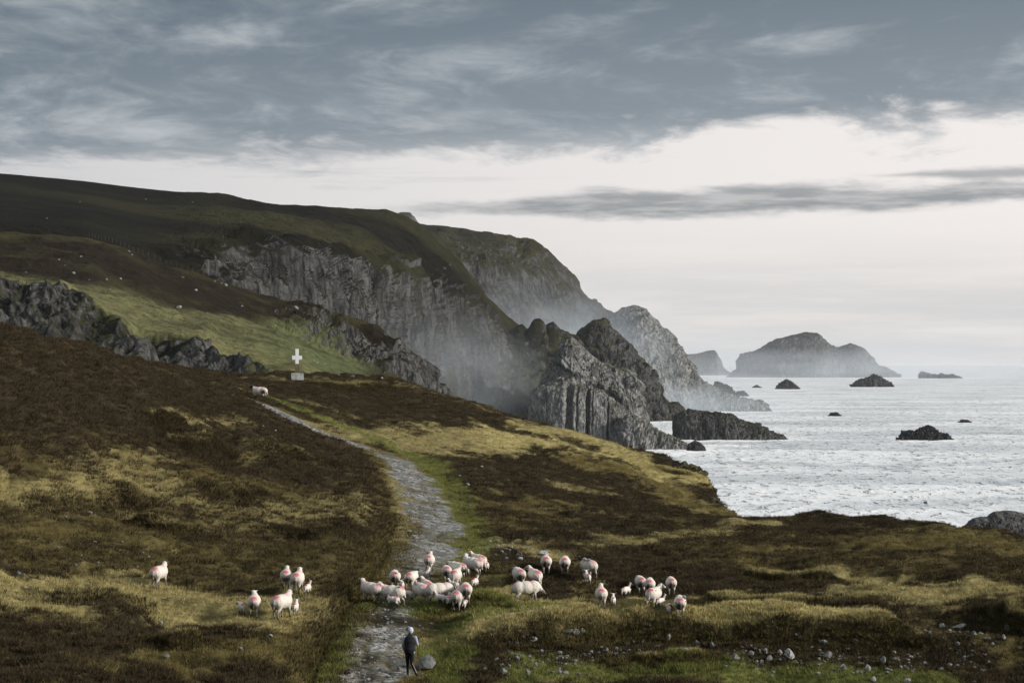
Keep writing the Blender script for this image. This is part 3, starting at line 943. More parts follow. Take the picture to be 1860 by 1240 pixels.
L3 = [(-200, 640, 455), (0, 640, 452), (90, 650, 452), (160, 655, 452), (250, 672, 452), (330, 690, 455), (375, 700, 455), (395, 710, 450), (420, 720, 446), (530, 740, 440), (600, 760, 440), (680, 780, 445),
      (745, 800, 450), (800, 830, 455)]
L4 = [(p[0], 900, p[2] - 12) for p in L3]
P, gx = loft([LB, L0, L1, L2, L3, L4], [10, 70, 46, 90, 20], -200, 800, 500)
rowid = np.arange(P.shape[0])[:, None] * np.ones(P.shape[1])[None]
amp = np.interp(rowid, [0, 10, 20, 80, 120, 134, 160, 216, 236], [0, 1.2, 2.2, 2.0, 1.2, 7, 10, 9, 3])
edge_r = sstep(gx, 430, 600)[None]
amp = amp * (1 - edge_r * (rowid > 80)) + edge_r * np.interp(rowid, [8, 18, 30, 52, 72, 86, 140], [1.0, 2.5, 4, 8, 8, 1.2, 1.5])
P = relief(P, amp, 17, 0.03)
bare = np.interp(rowid, [0, 116, 130, 140, 240], [-0.3, -0.3, -0.05, 0.18, 0.18]) * (1 - edge_r) + edge_r * np.interp(rowid, [8, 18, 38, 50, 70, 80, 92], [-0.35, -0.35, -0.2, 0.06, 0.14, -0.1, -0.35])
bare = bare - 0.34 * (sstep(gx, 130, 170) * (1 - sstep(gx, 300, 380)))[None] * (1 - sstep(rowid, 165, 190)) * (rowid > 125) + 0.16 * (sstep(gx, 210, 250) * (1 - sstep(gx, 390, 410)))[None] * sstep(rowid, 165, 185)
bare = bare + edge_r * 0.35 * sstep(gx, 690, 740)[None] * (rowid > 12)
pts = P.reshape(-1, 3)
rr = rowid.ravel(); xx = np.repeat(gx[None], P.shape[0], 0).ravel()
hz = fbm(pts, 0.012, 4, 0.55, 401); hz2 = fbm(pts * np.array([1, 0.5, 1.5]), 0.06, 4, 0.6, 411)
brown = np.array([0.019, 0.014, 0.009]); straw_c = np.array([0.150, 0.145, 0.068]); green_c = np.array([0.090, 0.118, 0.050]); dull = np.array([0.046, 0.040, 0.018])
w = sstep(hz * 0.7 + hz2 * 0.6, 0.05, 0.5)[:, None]
c = brown * (1 - w) + dull * w
rim_w = np.exp(-((rr - 14) / 5.0) ** 2)[:, None] * 0.7
c = c * (1 - rim_w) + dull * 1.2 * rim_w
sw = (sstep(rr + 14 * hz + 10 * hz2, 66, 84))[:, None]
gmix = np.clip(sstep(xx, 330, 560) * 0.8 + 0.6 * hz, 0, 1)[:, None]
pale = sstep(rr + 20 * hz2, 100, 126)[:, None] * sstep(xx, 340, 400)[:, None] * (1 - sstep(xx, 500, 640))[:, None]
sw = sw * (1 - 0.85 * sstep(xx + 30 * hz2, 640, 700))[:, None]
sward = straw_c * (1 - gmix) + green_c * gmix
sward = sward * (1 - pale) + np.array([0.23, 0.215, 0.095]) * pale
c = c * (1 - sw) + sward * sw
lines = sstep(fbm(pts * np.array([0.5, 0.5, 3.0]), 0.045, 3, 0.55, 431, ridged=True), 0.55, 0.85)[:, None] * sw * 0.6
c = c * (1 - lines) + np.array([0.040, 0.042, 0.020]) * lines
cl = sstep(rr, 128, 140)[:, None] * (1 - sstep(xx, 430, 560))[:, None]
c = c * (1 - cl) + np.array([0.026, 0.030, 0.015]) * cl
link('headland', mesh_np('headland', pts, grid_faces(P.shape[0], P.shape[1]), M_HEAD, False, c, {'bare': bare.ravel()}), kind='structure')

# ---- far headland
F0 = [(690, 392, 2450), (740, 402, 2450), (760, 408, 2450), (800, 412, 2450), (850, 418, 2460), (920, 434, 2470), (945, 441, 2480), (962, 438, 2485), (985, 455, 2490), (1005, 475, 2495), (1025, 490, 2500), (1040, 504, 2505),
      (1046, 520, 2510), (1062, 541, 2515), (1090, 560, 2520), (1115, 578, 2525), (1135, 610, 2525), (1150, 660, 2525)]
FB = [(p[0], p[1] + 40, p[2] + 400) for p in F0]
F1 = [(690, 470, 2150), (800, 480, 2180), (920, 500, 2250), (985, 520, 2300), (1025, 535, 2350), (1062, 565, 2400), (1115, 600, 2440), (1150, 690, 2460)]
F2 = [(690, 740, 2040), (800, 745, 2060), (920, 745, 2110), (1025, 745, 2180), (1115, 745, 2250), (1150, 745, 2300)]
P, gx = loft([FB, F0, F1, F2], [10, 70, 90], 690, 1150, 260)
rowid = np.arange(P.shape[0])[:, None] * np.ones(P.shape[1])[None]
amp = np.interp(rowid, [0, 10, 24, 80, 170], [0, 3, 16, 30, 34])
P = relief(P, amp, 23, 0.0065)
pts = P.reshape(-1, 3)
hz = sstep(fbm(pts, 0.004, 4, 0.55, 501), -0.3, 0.3)[:, None]
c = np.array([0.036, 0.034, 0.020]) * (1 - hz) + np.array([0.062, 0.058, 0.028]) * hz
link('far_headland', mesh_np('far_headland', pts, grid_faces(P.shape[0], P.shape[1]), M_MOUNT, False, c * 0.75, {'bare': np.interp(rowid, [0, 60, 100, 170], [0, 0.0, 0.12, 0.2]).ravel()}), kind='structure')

# ---- talus and jagged ridge closing the cove
T0 = [(760, 690, 1240), (830, 655, 1275), (870, 622, 1300), (910, 606, 1320), (932, 604, 1330), (946, 590, 1335), (956, 601, 1335), (966, 596, 1335), (976, 579, 1338), (986, 590, 1338), (992, 596, 1338), (1004, 586, 1340), (1014, 597, 1340), (1026, 604, 1340),
      (1046, 616, 1340), (1070, 660, 1340), (1100, 720, 1330)]
TB = [(p[0], p[1] + 90, p[2] + 60) for p in T0]
T1 = [(760, 720, 1200), (830, 690, 1230), (870, 668, 1240), (932, 660, 1260), (980, 640, 1290), (1026, 650, 1290), (1046, 670, 1290), (1100, 760, 1280)]
T2 = [(760, 800, 1120), (870, 805, 1130), (960, 810, 1150), (1100, 820, 1160)]
P, gx = loft([TB, T0, T1, T2], [8, 50, 70], 760, 1100, 260, 0)
rowid = np.arange(P.shape[0])[:, None] * np.ones(P.shape[1])[None]
amp = np.interp(rowid, [0, 8, 20, 58, 128], [0, 1.2, 8, 12, 12])
P = relief(P, amp, 41, 0.016)
pts = P.reshape(-1, 3)
hz = sstep(fbm(pts, 0.012, 4, 0.55, 601), -0.2, 0.3)[:, None]
c = np.array([0.034, 0.034, 0.022]) * (1 - hz) + np.array([0.090, 0.088, 0.042]) * hz
link('cove_slope', mesh_np('cove_slope', pts, grid_faces(P.shape[0], P.shape[1]), M_MOUNT, False, c * 0.8, {'bare': np.interp(rowid, [0, 10, 30, 60, 128], [0.3, 0.3, 0.1, -0.1, -0.1]).ravel()}), kind='structure')


# ------------------------------------------------------------------ sea stacks and skerries: closed rock bodies
def rock_body(sil, D, halfdepth, nu=160, nv=72, rel=0.10, scale=None, seed=0, power=2.2, base=-4.0, lean=0.0, dip=0.3, blocks=1.0, grooves=()):
    """sil: picture outline left to right; a ridge of that profile with steep faces front and back"""
    a = np.array(sil, float)
    grid = np.linspace(a[0, 0], a[-1, 0], nu)
    py = np.interp(grid, a[:, 0], a[:, 1])
    X = (grid - CX) / FPX * D
    Z = CAMZ - (py - HOR) / FPX * D
    Hm = Z.max() - base
    Wm = X[-1] - X[0]
    v = np.linspace(-1, 1, nv)
    v = np.sign(v) * np.abs(v) ** 1.25
    prof = (1 - np.abs(v) ** power)
    ends = np.clip(1 - np.abs(2 * (X - X[0]) / Wm - 1) ** 4, 0.12, 1)
    PX = np.repeat(X[None], nv, 0)
    PY = D + v[:, None] * halfdepth * (0.45 + 0.55 * ends[None]) * (0.35 + 0.65 * np.clip((Z - base) / Hm, 0, 1))[None]
    PY = PY + lean * (PX - X.mean())
    PZ = base + (Z - base)[None] * prof[:, None]
    P = np.stack([PX, PY, PZ], 2)
    N = grid_normals(P)
    if N[nv // 2, :, 2].mean() < 0:
        N = -N
    pts = P.reshape(-1, 3)
    sc = scale or 2.2 / Hm
    A = rel * Hm
    th = math.atan(dip)
    q = pts @ np.array([[math.cos(th), 0, math.sin(th)], [0, 1, 0], [-math.sin(th), 0, math.cos(th)]])
    big = fbm(pts * np.array([1, 1, 0.45]), sc, 3, 0.5, seed, ridged=True)
    mid = fbm(q * np.array([0.9, 0.9, 0.3]), sc * 3.1, 4, 0.55, seed + 4, ridged=True)
    fin = fbm(pts, sc * 11, 3, 0.6, seed + 8)
    val, ed = worley(q * np.array([1, 1, 1.5]), sc * 3.2, seed + 2)
    val2, ed2 = worley(q * np.array([1, 1, 1.8]), sc * 8.0, seed + 6)
    led = np.abs(((q[:, 2] * sc * 3.3 + 0.6 * big) % 1.0) - 0.5) * 2
    h = 0.55 * big + 0.35 * mid + 0.12 * fin + blocks * (0.55 * (val - 0.5) + 0.28 * (val2 - 0.5)) + 0.16 * (led - 0.5)
    top = np.clip(np.abs(np.repeat(v[:, None], nu, 1)).ravel() * 3.0, 0.42, 1)
    Nf = N.reshape(-1, 3).copy()
    Q = pts + (h * A * top)[:, None] * Nf
    front = (np.repeat(v[:, None], nu, 1).ravel() < -0.05)
    gpx = np.repeat(grid[None], nv, 0).ravel() + 2.0 * fbm(pts * np.array([0, 0, 1.0]), 0.12, 3, 0.5, seed + 40)
    for gc, gw, gd in grooves:
        Q[:, 1] += gd * np.exp(-((gpx - gc) / gw) ** 4) * front
    return Q, grid_faces(nv, nu)


def sea_rock(name, label, cat, mat, parts, group=None):
    Vs, Fs, off = [], [], 0
    for kw in parts:
        v, f = rock_body(**kw)
        Vs.append(v); Fs.append(f + off); off += len(v)
    me = mesh_np(name, np.vstack(Vs), np.vstack(Fs), mat, False)
    return link(name, me, label=label, cat=cat, group=group)


# near pale crag: pyramid behind, slab block with fluted face in front, boulders at its foot
sea_rock('sea_crag', 'pale grey crag with fluted vertical slabs rising right behind the moor edge', 'crag', M_CRAG, [
    dict(sil=[(962, 770), (985, 690), (1005, 650), (1020, 622), (1036, 611), (1050, 626), (1066, 640), (1085, 655), (1110, 664), (1135, 672), (1150, 682), (1158, 700), (1164, 725), (1168, 760), (1190, 790), (1215, 830)],
         D=1170, halfdepth=34, rel=0.085, seed=5, nu=240, nv=110, power=2.0),
    dict(sil=[(964, 780), (966, 735), (969, 714), (985, 706), (1005, 699), (1026, 695), (1040, 700), (1060, 706), (1085, 712), (1105, 722), (1125, 742), (1150, 775), (1175, 800)],
         D=1125, halfdepth=22, rel=0.075, seed=9, nu=220, nv=90, power=5.0, lean=0.12, blocks=0.7, dip=0.0,
         grooves=((1031, 6, 6.0), (1046, 1.5, 1.6), (1065, 3.2, 5.0), (1073, 1.5, 1.0), (1101, 1.6, 2.2), (993, 1.0, 0.8))),
    dict(sil=[(1100, 830), (1120, 770), (1140, 752), (1165, 760), (1180, 772), (1195, 785), (1215, 792), (1235, 800), (1250, 812), (1262, 822)],
         D=1108, halfdepth=14, rel=0.13, seed=15, nu=140, nv=60, power=2.4)])
sea_rock('sea_crag', 'dark pointed crag between the pale crag and the tall rounded one', 'crag', M_DARK, [
    dict(sil=[(1010, 770), (1030, 640), (1046, 612), (1058, 597), (1080, 583), (1098, 580), (1106, 588), (1116, 602), (1140, 622), (1152, 640), (1166, 655), (1186, 685), (1200, 715), (1212, 738), (1222, 735), (1232, 741), (1240, 765)],
         D=1660, halfdepth=60, rel=0.10, seed=25, nu=220, nv=90, power=2.0)])
sea_rock('sea_crag', 'tall rounded crag with grassy top and long low tongue running into the sea', 'crag', M_CRAG, [
    dict(sil=[(1060, 760), (1085, 610), (1108, 578), (1130, 560), (1154, 555), (1174, 562), (1188, 577), (1205, 594), (1226, 614), (1238, 640), (1248, 656), (1262, 668), (1264, 682), (1280, 694), (1300, 705), (1330, 760)],
         D=2010, halfdepth=85, rel=0.085, seed=31, nu=240, nv=100, power=1.9),
    dict(sil=[(1180, 760), (1220, 705), (1260, 698), (1285, 704), (1310, 712), (1345, 722), (1370, 729), (1386, 729), (1394, 735), (1400, 750)],
         D=1975, halfdepth=30, rel=0.14, seed=37, nu=160, nv=50, power=2.2)])
sea_rock('sea_stack', 'low flat-topped dark stack with squared left end, surf round its foot', 'sea stack', M_DARK, [
    dict(sil=[(1224, 804), (1226, 775), (1228, 754), (1240, 747), (1262, 745), (1285, 749), (1310, 750), (1330, 753), (1342, 763), (1358, 768), (1375, 771), (1392, 780), (1408, 788), (1420, 794), (1432, 803)],
         D=1240, halfdepth=12, rel=0.10, seed=43, nu=200, nv=70, power=4.0, dip=0.1)])
sea_rock('sea_rock', 'black lump of rock in the surf just off the pale crag', 'rock', M_WET, [
    dict(sil=[(1247, 830), (1252, 806), (1262, 800), (1272, 804), (1280, 814), (1288, 828)], D=1080, halfdepth=5, rel=0.16, seed=47, nu=50, nv=40, base=-2),
    dict(sil=[(1286, 826), (1291, 820), (1299, 823), (1303, 827)], D=1075, halfdepth=2, rel=0.16, seed=48, nu=20, nv=16, base=-1)])
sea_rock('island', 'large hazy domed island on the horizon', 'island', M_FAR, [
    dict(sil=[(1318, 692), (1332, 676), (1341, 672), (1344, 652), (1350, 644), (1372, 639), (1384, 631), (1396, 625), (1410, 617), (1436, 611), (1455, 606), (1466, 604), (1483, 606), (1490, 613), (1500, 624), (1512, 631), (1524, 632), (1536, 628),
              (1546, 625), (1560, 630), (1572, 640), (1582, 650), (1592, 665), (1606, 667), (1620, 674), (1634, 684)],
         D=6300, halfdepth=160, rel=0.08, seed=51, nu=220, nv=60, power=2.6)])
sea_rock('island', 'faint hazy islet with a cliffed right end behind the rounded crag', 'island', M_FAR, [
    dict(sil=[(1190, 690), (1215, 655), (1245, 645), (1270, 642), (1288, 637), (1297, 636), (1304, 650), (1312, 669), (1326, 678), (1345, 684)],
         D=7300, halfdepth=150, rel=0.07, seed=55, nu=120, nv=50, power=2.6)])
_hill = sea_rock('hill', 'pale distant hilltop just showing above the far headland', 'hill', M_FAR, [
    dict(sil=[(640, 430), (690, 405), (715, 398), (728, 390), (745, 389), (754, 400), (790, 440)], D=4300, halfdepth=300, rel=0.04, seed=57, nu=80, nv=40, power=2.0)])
_hill['kind'] = 'structure'
SK = [('wedge-shaped skerry nearest to the tongue of the rounded crag', [(1294, 722), (1300, 698), (1306, 694), (1316, 700), (1328, 708), (1340, 719)], 2850, 30, 61),
      ('small knob of rock beside the wedge-shaped skerry', [(1334, 721), (1341, 711), (1350, 710), (1360, 720)], 2820, 12, 62),
      ('small humped skerry in front of the domed island', [(1410, 708), (1415, 700), (1424, 693), (1430, 690), (1440, 696), (1452, 707)], 3560, 20, 63),
      ('broad jagged skerry off the right end of the domed island', [(1546, 703), (1556, 693), (1570, 689), (1580, 686), (1588, 681), (1597, 684), (1606, 690), (1618, 699), (1624, 703)], 3860, 28, 64),
      ('low ragged reef farthest right on the horizon', [(1668, 688), (1673, 675), (1680, 676), (1690, 680), (1704, 681), (1710, 678), (1716, 682), (1730, 680), (1740, 684), (1750, 688)], 5900, 20, 65),
      ('black peaked rock awash in the middle of the open sea', [(1630, 799), (1642, 786), (1652, 782), (1660, 785), (1672, 779), (1682, 776), (1688, 774), (1700, 781), (1708, 788), (1718, 790), (1732, 799)], 1235, 8, 66),
      ('tiny rock awash behind the black peaked rock', [(1738, 768), (1748, 762), (1758, 763), (1766, 768)], 1590, 4, 67),
      ('tiny rock awash right of the low flat stack', [(1502, 757), (1510, 750), (1520, 749), (1530, 757)], 1780, 5, 68),
      ('tiny far rock between the wedge-shaped skerry and the humped skerry', [(1366, 704), (1374, 699), (1384, 704)], 3750, 8, 69)]
for lab, sil, D, hd, sd in SK:
    sea_rock('skerry', lab, 'rock', M_WET if D < 2000 else M_DARK, [dict(sil=sil, D=D, halfdepth=hd, rel=0.34, seed=sd, nu=90, nv=40, base=-1.5, power=1.9)])
sea_rock('shore_crag', 'rugged grey crag at the right edge below the moor', 'crag', M_CRAG, [
    dict(sil=[(1715, 1010), (1745, 958), (1758, 950), (1768, 941), (1782, 938), (1794, 939), (1806, 931), (1825, 929), (1846, 930), (1862, 934), (1900, 945), (1960, 985), (2000, 1100)],
         D=262, halfdepth=6.5, rel=0.05, scale=0.22, seed=71, nu=200, nv=90, power=2.4, base=14.0)])
bpy.data.objects['shore_crag'].data.materials.clear()
bpy.data.objects['shore_crag'].data.materials.append(mat_rocky('shore_crag_rock', (0.03, 0.03, 0.031), (0.18, 0.18, 0.18), (0.10, 0.10, 0.09), (0.16, 0.16, 0.15), 0.45, 0.75, 1.1))

M_MOSSROCK = mat_rocky('mossy_outcrop_rock', (0.030, 0.030, 0.024), (0.125, 0.122, 0.105), (0.045, 0.040, 0.016), (0.10, 0.09, 0.034), 0.5, 0.45, 0.75, patch=0.5, tilt=0.2)
sea_rock('rock_outcrop', 'mossy broken rock outcrop on the seaward corner of the moor', 'outcrop', M_MOSSROCK, [
    dict(sil=[(1196, 880), (1212, 858), (1230, 850), (1246, 847), (1262, 849), (1272, 858), (1279, 876), (1290, 895), (1297, 912)], D=213, halfdepth=2.6, rel=0.22, scale=0.55, seed=81, nu=120, nv=60, base=27.2, power=2.6)])
sea_rock('rock_outcrop', 'lower mossy rock rib running down the cliff edge to the sea gap', 'outcrop', M_MOSSROCK, [
    dict(sil=[(1280, 925), (1292, 906), (1302, 908), (1314, 922), (1328, 938), (1340, 950), (1350, 962)], D=190, halfdepth=2.0, rel=0.22, scale=0.6, seed=83, nu=100, nv=50, base=26.4, power=2.4)])
# ------------------------------------------------------------------ sea
ROCKFOOT = [(1120, 1125, 30), (1235, 1105, 26), (1265, 1082, 12), (1225, 1240, 16), (1260, 1230, 16), (1330, 1232, 20), (1420, 1236, 16), (1680, 1235, 18), (1180, 1660, 45), (1220, 1670, 30), (1250, 1950, 40), (1330, 1960, 40),
            (1395, 1965, 34), (1316, 2850, 45), (1347, 2820, 25), (1430, 3560, 45), (1585, 3850, 60), (1380, 6150, 160), (1450, 6130, 160), (1540, 6130, 160), (1620, 6150, 120), (1705, 5880, 110), (1280, 7150, 200),
            (1750, 1590, 12), (1515, 1780, 12), (1190, 1060, 26), (1320, 1150, 14)]


def build_sea():
    D = np.concatenate([np.linspace(205, 700, 300, endpoint=False), np.geomspace(700, 2600, 280, endpoint=False), np.geomspace(2600, 26000, 90)])
    nc = 210
    s = np.linspace(-0.30, 0.34, nc)
    X = D[:, None] * s[None]
    Y = np.repeat(D[:, None], nc, 1)
    xy = np.stack([X.ravel(), Y.ravel()], 1)
    far = np.interp(xy[:, 1], [205, 900, 2600, 5000], [1, 1, 0.6, 0.0])
    sw = fbm(xy * np.array([0.45, 1.0]), 0.035, 3, 0.5, 701)
    ch = fbm(xy * np.array([0.9, 0.7]), 0.14, 3, 0.6, 711, ridged=True)
    z = (0.45 * sw + 0.50 * ch) * far
    foam = np.zeros(len(xy))
    wob = fbm(xy * np.array([1, 0.5]), 0.02, 4, 0.6, 721); wob2 = fbm(xy, 0.11, 3, 0.6, 731)
    for px, Dc, r in ROCKFOOT:
        c = np.array([(px - CX) / FPX * Dc, Dc])
        d = np.linalg.norm((xy - c) * np.array([1, 0.8]), axis=1) / r
        foam = np.maximum(foam, 1 - sstep(d + 1.1 * wob + 0.5 * wob2, 0.5, 1.8))
    # surf at the foot of the near cliff
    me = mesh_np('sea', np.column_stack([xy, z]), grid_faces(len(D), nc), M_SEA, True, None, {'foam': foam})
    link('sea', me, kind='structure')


build_sea()

# ------------------------------------------------------------------ heath plants on the moor
def blades(xyz, k, hgt, wid, cols, spread, lean, rng):
    n = len(xyz)
    b = np.repeat(xyz, k, 0)
    m = len(b)
    az = rng.uniform(0, 2 * pi, m)
    off = rng.uniform(0, 1, m) ** 0.6 * np.repeat(spread, k)
    b = b + np.stack([np.cos(az) * off, np.sin(az) * off, np.zeros(m)], 1)
    h = np.repeat(hgt, k) * rng.uniform(0.55, 1.1, m)
    le = lean * rng.uniform(0.2, 1.0, m)
    tip = b + np.stack([np.cos(az) * h * le, np.sin(az) * h * le, h], 1)
    ta = rng.uniform(0, 2 * pi, m)
    w = np.repeat(wid, k) * rng.uniform(0.6, 1.2, m)
    sx = np.stack([np.cos(ta) * w, np.sin(ta) * w, np.zeros(m)], 1)
    b[:, 2] -= 0.04
    V = np.empty((m * 3, 3))
    V[0::3] = b - sx; V[1::3] = b + sx; V[2::3] = tip
    C = np.repeat(np.repeat(cols, k, 0) * rng.uniform(0.7, 1.25, (m, 1)), 3, 0)
    F = np.arange(m * 3).reshape(m, 3)
    return V, F, C


def scatter():
    rng = np.random.default_rng(5)
    nr = len(rows)
    r0 = int(np.searchsorted(rows, 74)); r1 = int(np.searchsorted(rows, 238))
    # candidates in plan, density falling gently with distance
    n = 420000
    D = 74 + (238 - 74) * rng.uniform(0, 1, n) ** 1.15
    sx = rng.uniform(-0.262, 0.262, n)
    xy = np.stack([D * sx, D], 1)
    # extra plants hanging over the ditch bank and the turf steps
    ex, exh = [], []
    for L, k, wd, hb in [(DITCH, 5200, 0.55, 0.25)] + [(q[0], int(260 * len(q[0]) ** 0.8), 0.5, 0.3 if i_ < 9 else -0.5) for i_, q in enumerate(STEPW)]:
        t = rng.uniform(0, len(L) - 1.001, k)
        a = t.astype(int)
        ex.append(L[a] + (L[a + 1] - L[a]) * (t - a)[:, None] + rng.normal(0, wd, (k, 2)))
        exh.append(np.full(k, hb))
    ex = np.vstack(ex); exh = np.concatenate(exh)
    ok = (ex[:, 1] > 75) & (ex[:, 1] < 236)
    ex = ex[ok]; exh = exh[ok]
    n_ex = len(ex)
    xy = np.vstack([xy, ex])
    n = len(xy)
    D = xy[:, 1]
    # sample height and cover from the grid
    ri = np.clip(np.searchsorted(rows, D) - 1, 0, nr - 2)
    fr = (D - rows[ri]) / (rows[ri + 1] - rows[ri])
    hw = hw_r[ri] * (1 - fr) + hw_r[ri + 1] * fr
    ci = (xy[:, 0] / hw + 1) / 2 * (NC - 1)
    c0 = np.clip(ci.astype(int), 0, NC - 2)
    fc = ci - c0

    def samp(a):
        a = a.reshape(nr, NC, -1)
        v = (a[ri, c0] * (1 - fc)[:, None] + a[ri, c0 + 1] * fc[:, None]) * (1 - fr)[:, None] + \
            (a[ri + 1, c0] * (1 - fc)[:, None] + a[ri + 1, c0 + 1] * fc[:, None]) * fr[:, None]
        return v if v.shape[1] > 1 else v[:, 0]
    z = samp(gz); vh = samp(gvh); vg = samp(gvg); cc = samp(gcol)
    xyz = np.column_stack([xy, z])
    u = rng.uniform(0, 1, n)
    hsel = np.where(u < (vh - 0.25) * 0.75)[0][:150000]
    gsel = np.where((u > 0.4) & (rng.uniform(0, 1, n) < vg * 0.95))[0][:110000]
    exi = np.arange(n - n_ex, n)
    pick = rng.uniform(0, 1, n_ex) < np.clip(vh[exi] + exh, 0.0, 0.75)
    hsel = np.concatenate([hsel, exi[pick]])
    gsel = np.concatenate([gsel, exi[~pick]])
    k1 = len(hsel)
    red = rng.uniform(0, 1, (k1, 1))
    hc = np.array([0.034, 0.026, 0.016]) * (1 - red) + np.array([0.082, 0.062, 0.034]) * red
    plants('heather', 'dark brown heather covering the moor', xyz[hsel], hc, tuft(34, 0.26, 0.05, 0.13, 0.016, 1.5, 1), rng.uniform(0.6, 1.25, k1), rng)
    k2 = len(gsel)
    mixc = rng.uniform(0, 1, (k2, 1))
    gc = np.maximum(cc[gsel], np.array([0.10, 0.084, 0.030])) * (0.9 + 0.8 * mixc ** 2)
    plants('moor_grass', 'short olive and straw coloured grass on the moor', xyz[gsel], gc, tuft(30, 0.26, 0.05, 0.105, 0.011, 1.3, 2), rng.uniform(0.6, 1.3, k2), rng)


def tuft(n, rad, h0, h1, w, lean, seed):
    """one small plant of n blades, the source of the scattered cover"""
    rng = np.random.default_rng(seed)
    V, F, C = blades(np.zeros((1, 3)), n, np.array([h1]), np.array([w]), np.ones((1, 3)), np.array([rad]), lean, rng)
    me = mesh_np('tuft', V, F, M_PLANT, False)
    return bpy.data.objects.new('tuft', me)        # never linked to the scene itself


def plants(name, label, P, C, src, size, rng):
    me = bpy.data.meshes.new(name)
    me.vertices.add(len(P))
    me.vertices.foreach_set('co', np.asarray(P, np.float32).ravel())
    a = me.attributes.new('plant_col', 'FLOAT_VECTOR', 'POINT')
    a.data.foreach_set('vector', np.asarray(C, np.float32).ravel())
    a = me.attributes.new('plant_size', 'FLOAT', 'POINT')
    a.data.foreach_set('value', np.asarray(size, np.float32))
    a = me.attributes.new('plant_rot', 'FLOAT_VECTOR', 'POINT')
    rot = np.stack([rng.uniform(-0.2, 0.2, len(P)), rng.uniform(-0.2, 0.2, len(P)), rng.uniform(0, 2 * pi, len(P))], 1)
    a.data.foreach_set('vector', rot.astype(np.float32).ravel())
    me.materials.append(M_PLANT)
    o = link(name, me, kind='stuff', label=label, cat=name.split('_')[-1])
    ng = bpy.data.node_groups.new('scatter_' + name, 'GeometryNodeTree')
    ng.interface.new_socket('Geometry', in_out='INPUT', socket_type='NodeSocketGeometry')
    ng.interface.new_socket('Geometry', in_out='OUTPUT', socket_type='NodeSocketGeometry')
    N, Lk = ng.nodes, ng.links
    gi = N.new('NodeGroupInput'); go = N.new('NodeGroupOutput')
    inst = N.new('GeometryNodeInstanceOnPoints')
    oi = N.new('GeometryNodeObjectInfo')
    oi.inputs['Object'].default_value = src
    at = N.new('GeometryNodeInputNamedAttribute'); at.data_type = 'FLOAT'; at.inputs[0].default_value = 'plant_size'
    ar = N.new('GeometryNodeInputNamedAttribute'); ar.data_type = 'FLOAT_VECTOR'; ar.inputs[0].default_value = 'plant_rot'
    er = N.new('FunctionNodeEulerToRotation')
    Lk.new(gi.outputs[0], inst.inputs['Points'])
    Lk.new(oi.outputs['Geometry'], inst.inputs['Instance'])
    Lk.new(at.outputs[0], inst.inputs['Scale'])
    Lk.new(ar.outputs[0], er.inputs[0])
    Lk.new(er.outputs[0], inst.inputs['Rotation'])
    Lk.new(inst.outputs[0], go.inputs[0])
    md = o.modifiers.new('scatter', 'NODES')
    md.node_group = ng


M_PLANT, _g, _b = new_mat('plant')
_a = attr(_g, 'plant_col'); _a.attribute_type = 'INSTANCER'
_oi = _g.new('ShaderNodeObjectInfo')
_g.put(_b.inputs['Base Color'], _g.mix(_g.math('MULTIPLY', _oi.outputs['Random'], 0.25), _a.outputs['Color'], (0.01, 0.008, 0.005)))


bpy.context.view_layer.update()
DEPS = bpy.context.evaluated_depsgraph_get()


def hit(px, py):
    """point of the land seen at a picture position"""
    d = Vector(((px - CX) / FPX, 1.0, -(py - HOR) / FPX)).normalized()
    ok, loc, nor, idx, ob, mt = scene.ray_cast(DEPS, Vector((0, 0, CAMZ)), d)
    return (loc.copy(), nor.copy(), ob.name) if ok else (None, None, None)


def drop(x, y):
    ok, loc, nor, idx, ob, mt = scene.ray_cast(DEPS, Vector((x, y, 300.0)), Vector((0, 0, -1)))
    return loc.z if ok else 0.0


# ------------------------------------------------------------------ body builder: overlapping solids fused by a voxel remesh into one skin
def cap(bm, a, b, ra, rb, seg=10):
    a = Vector(a); b = Vector(b)
    n = max(2, int((b - a).length / max(min(ra, rb), 0.006) * 1.6) + 2)
    n = min(n, 14)
    for i in range(n):
        t = i / (n - 1)
        r = ra * (1 - t) + rb * t
        m = Matrix.Translation(a.lerp(b, t))
        bmesh.ops.create_icosphere(bm, subdivisions=2, radius=r, matrix=m)
    if (b - a).length > 1e-4:
        q = (b - a).to_track_quat('Z', 'Y').to_matrix().to_4x4()
        m = Matrix.Translation((a + b) / 2) @ q
        bmesh.ops.create_cone(bm, cap_ends=True, segments=12, radius1=ra, radius2=rb, depth=(b - a).length, matrix=m)


def ell(bm, c, r, rot=0.0):
    m = Matrix.Translation(Vector(c)) @ Matrix.Rotation(rot, 4, 'X') @ Matrix.Diagonal((*r, 1))
    bmesh.ops.create_icosphere(bm, subdivisions=3, radius=1.0, matrix=m)


def fuse(name, bm, voxel, smooth_it=2):
    me = bpy.data.meshes.new(name)
    bm.to_mesh(me)
    bm.free()
    o = bpy.data.objects.new('tmp', me)
    COL.objects.link(o)
    r = o.modifiers.new('r', 'REMESH')
    r.mode = 'VOXEL'
    r.voxel_size = voxel
    if smooth_it:
        sm = o.modifiers.new('s', 'SMOOTH')
        sm.factor = 0.5
        sm.iterations = smooth_it
    dg = bpy.context.evaluated_depsgraph_get()
    out = bpy.data.meshes.new_from_object(o.evaluated_get(dg))
    out.name = name
    bpy.data.objects.remove(o, do_unlink=True)
    bpy.data.meshes.remove(me)
    out.polygons.foreach_set('use_smooth', np.ones(len(out.polygons), bool))
    return out


def verts(me):
    v = np.empty(len(me.vertices) * 3, np.float32)
    me.vertices.foreach_get('co', v)
    return v.reshape(-1, 3)


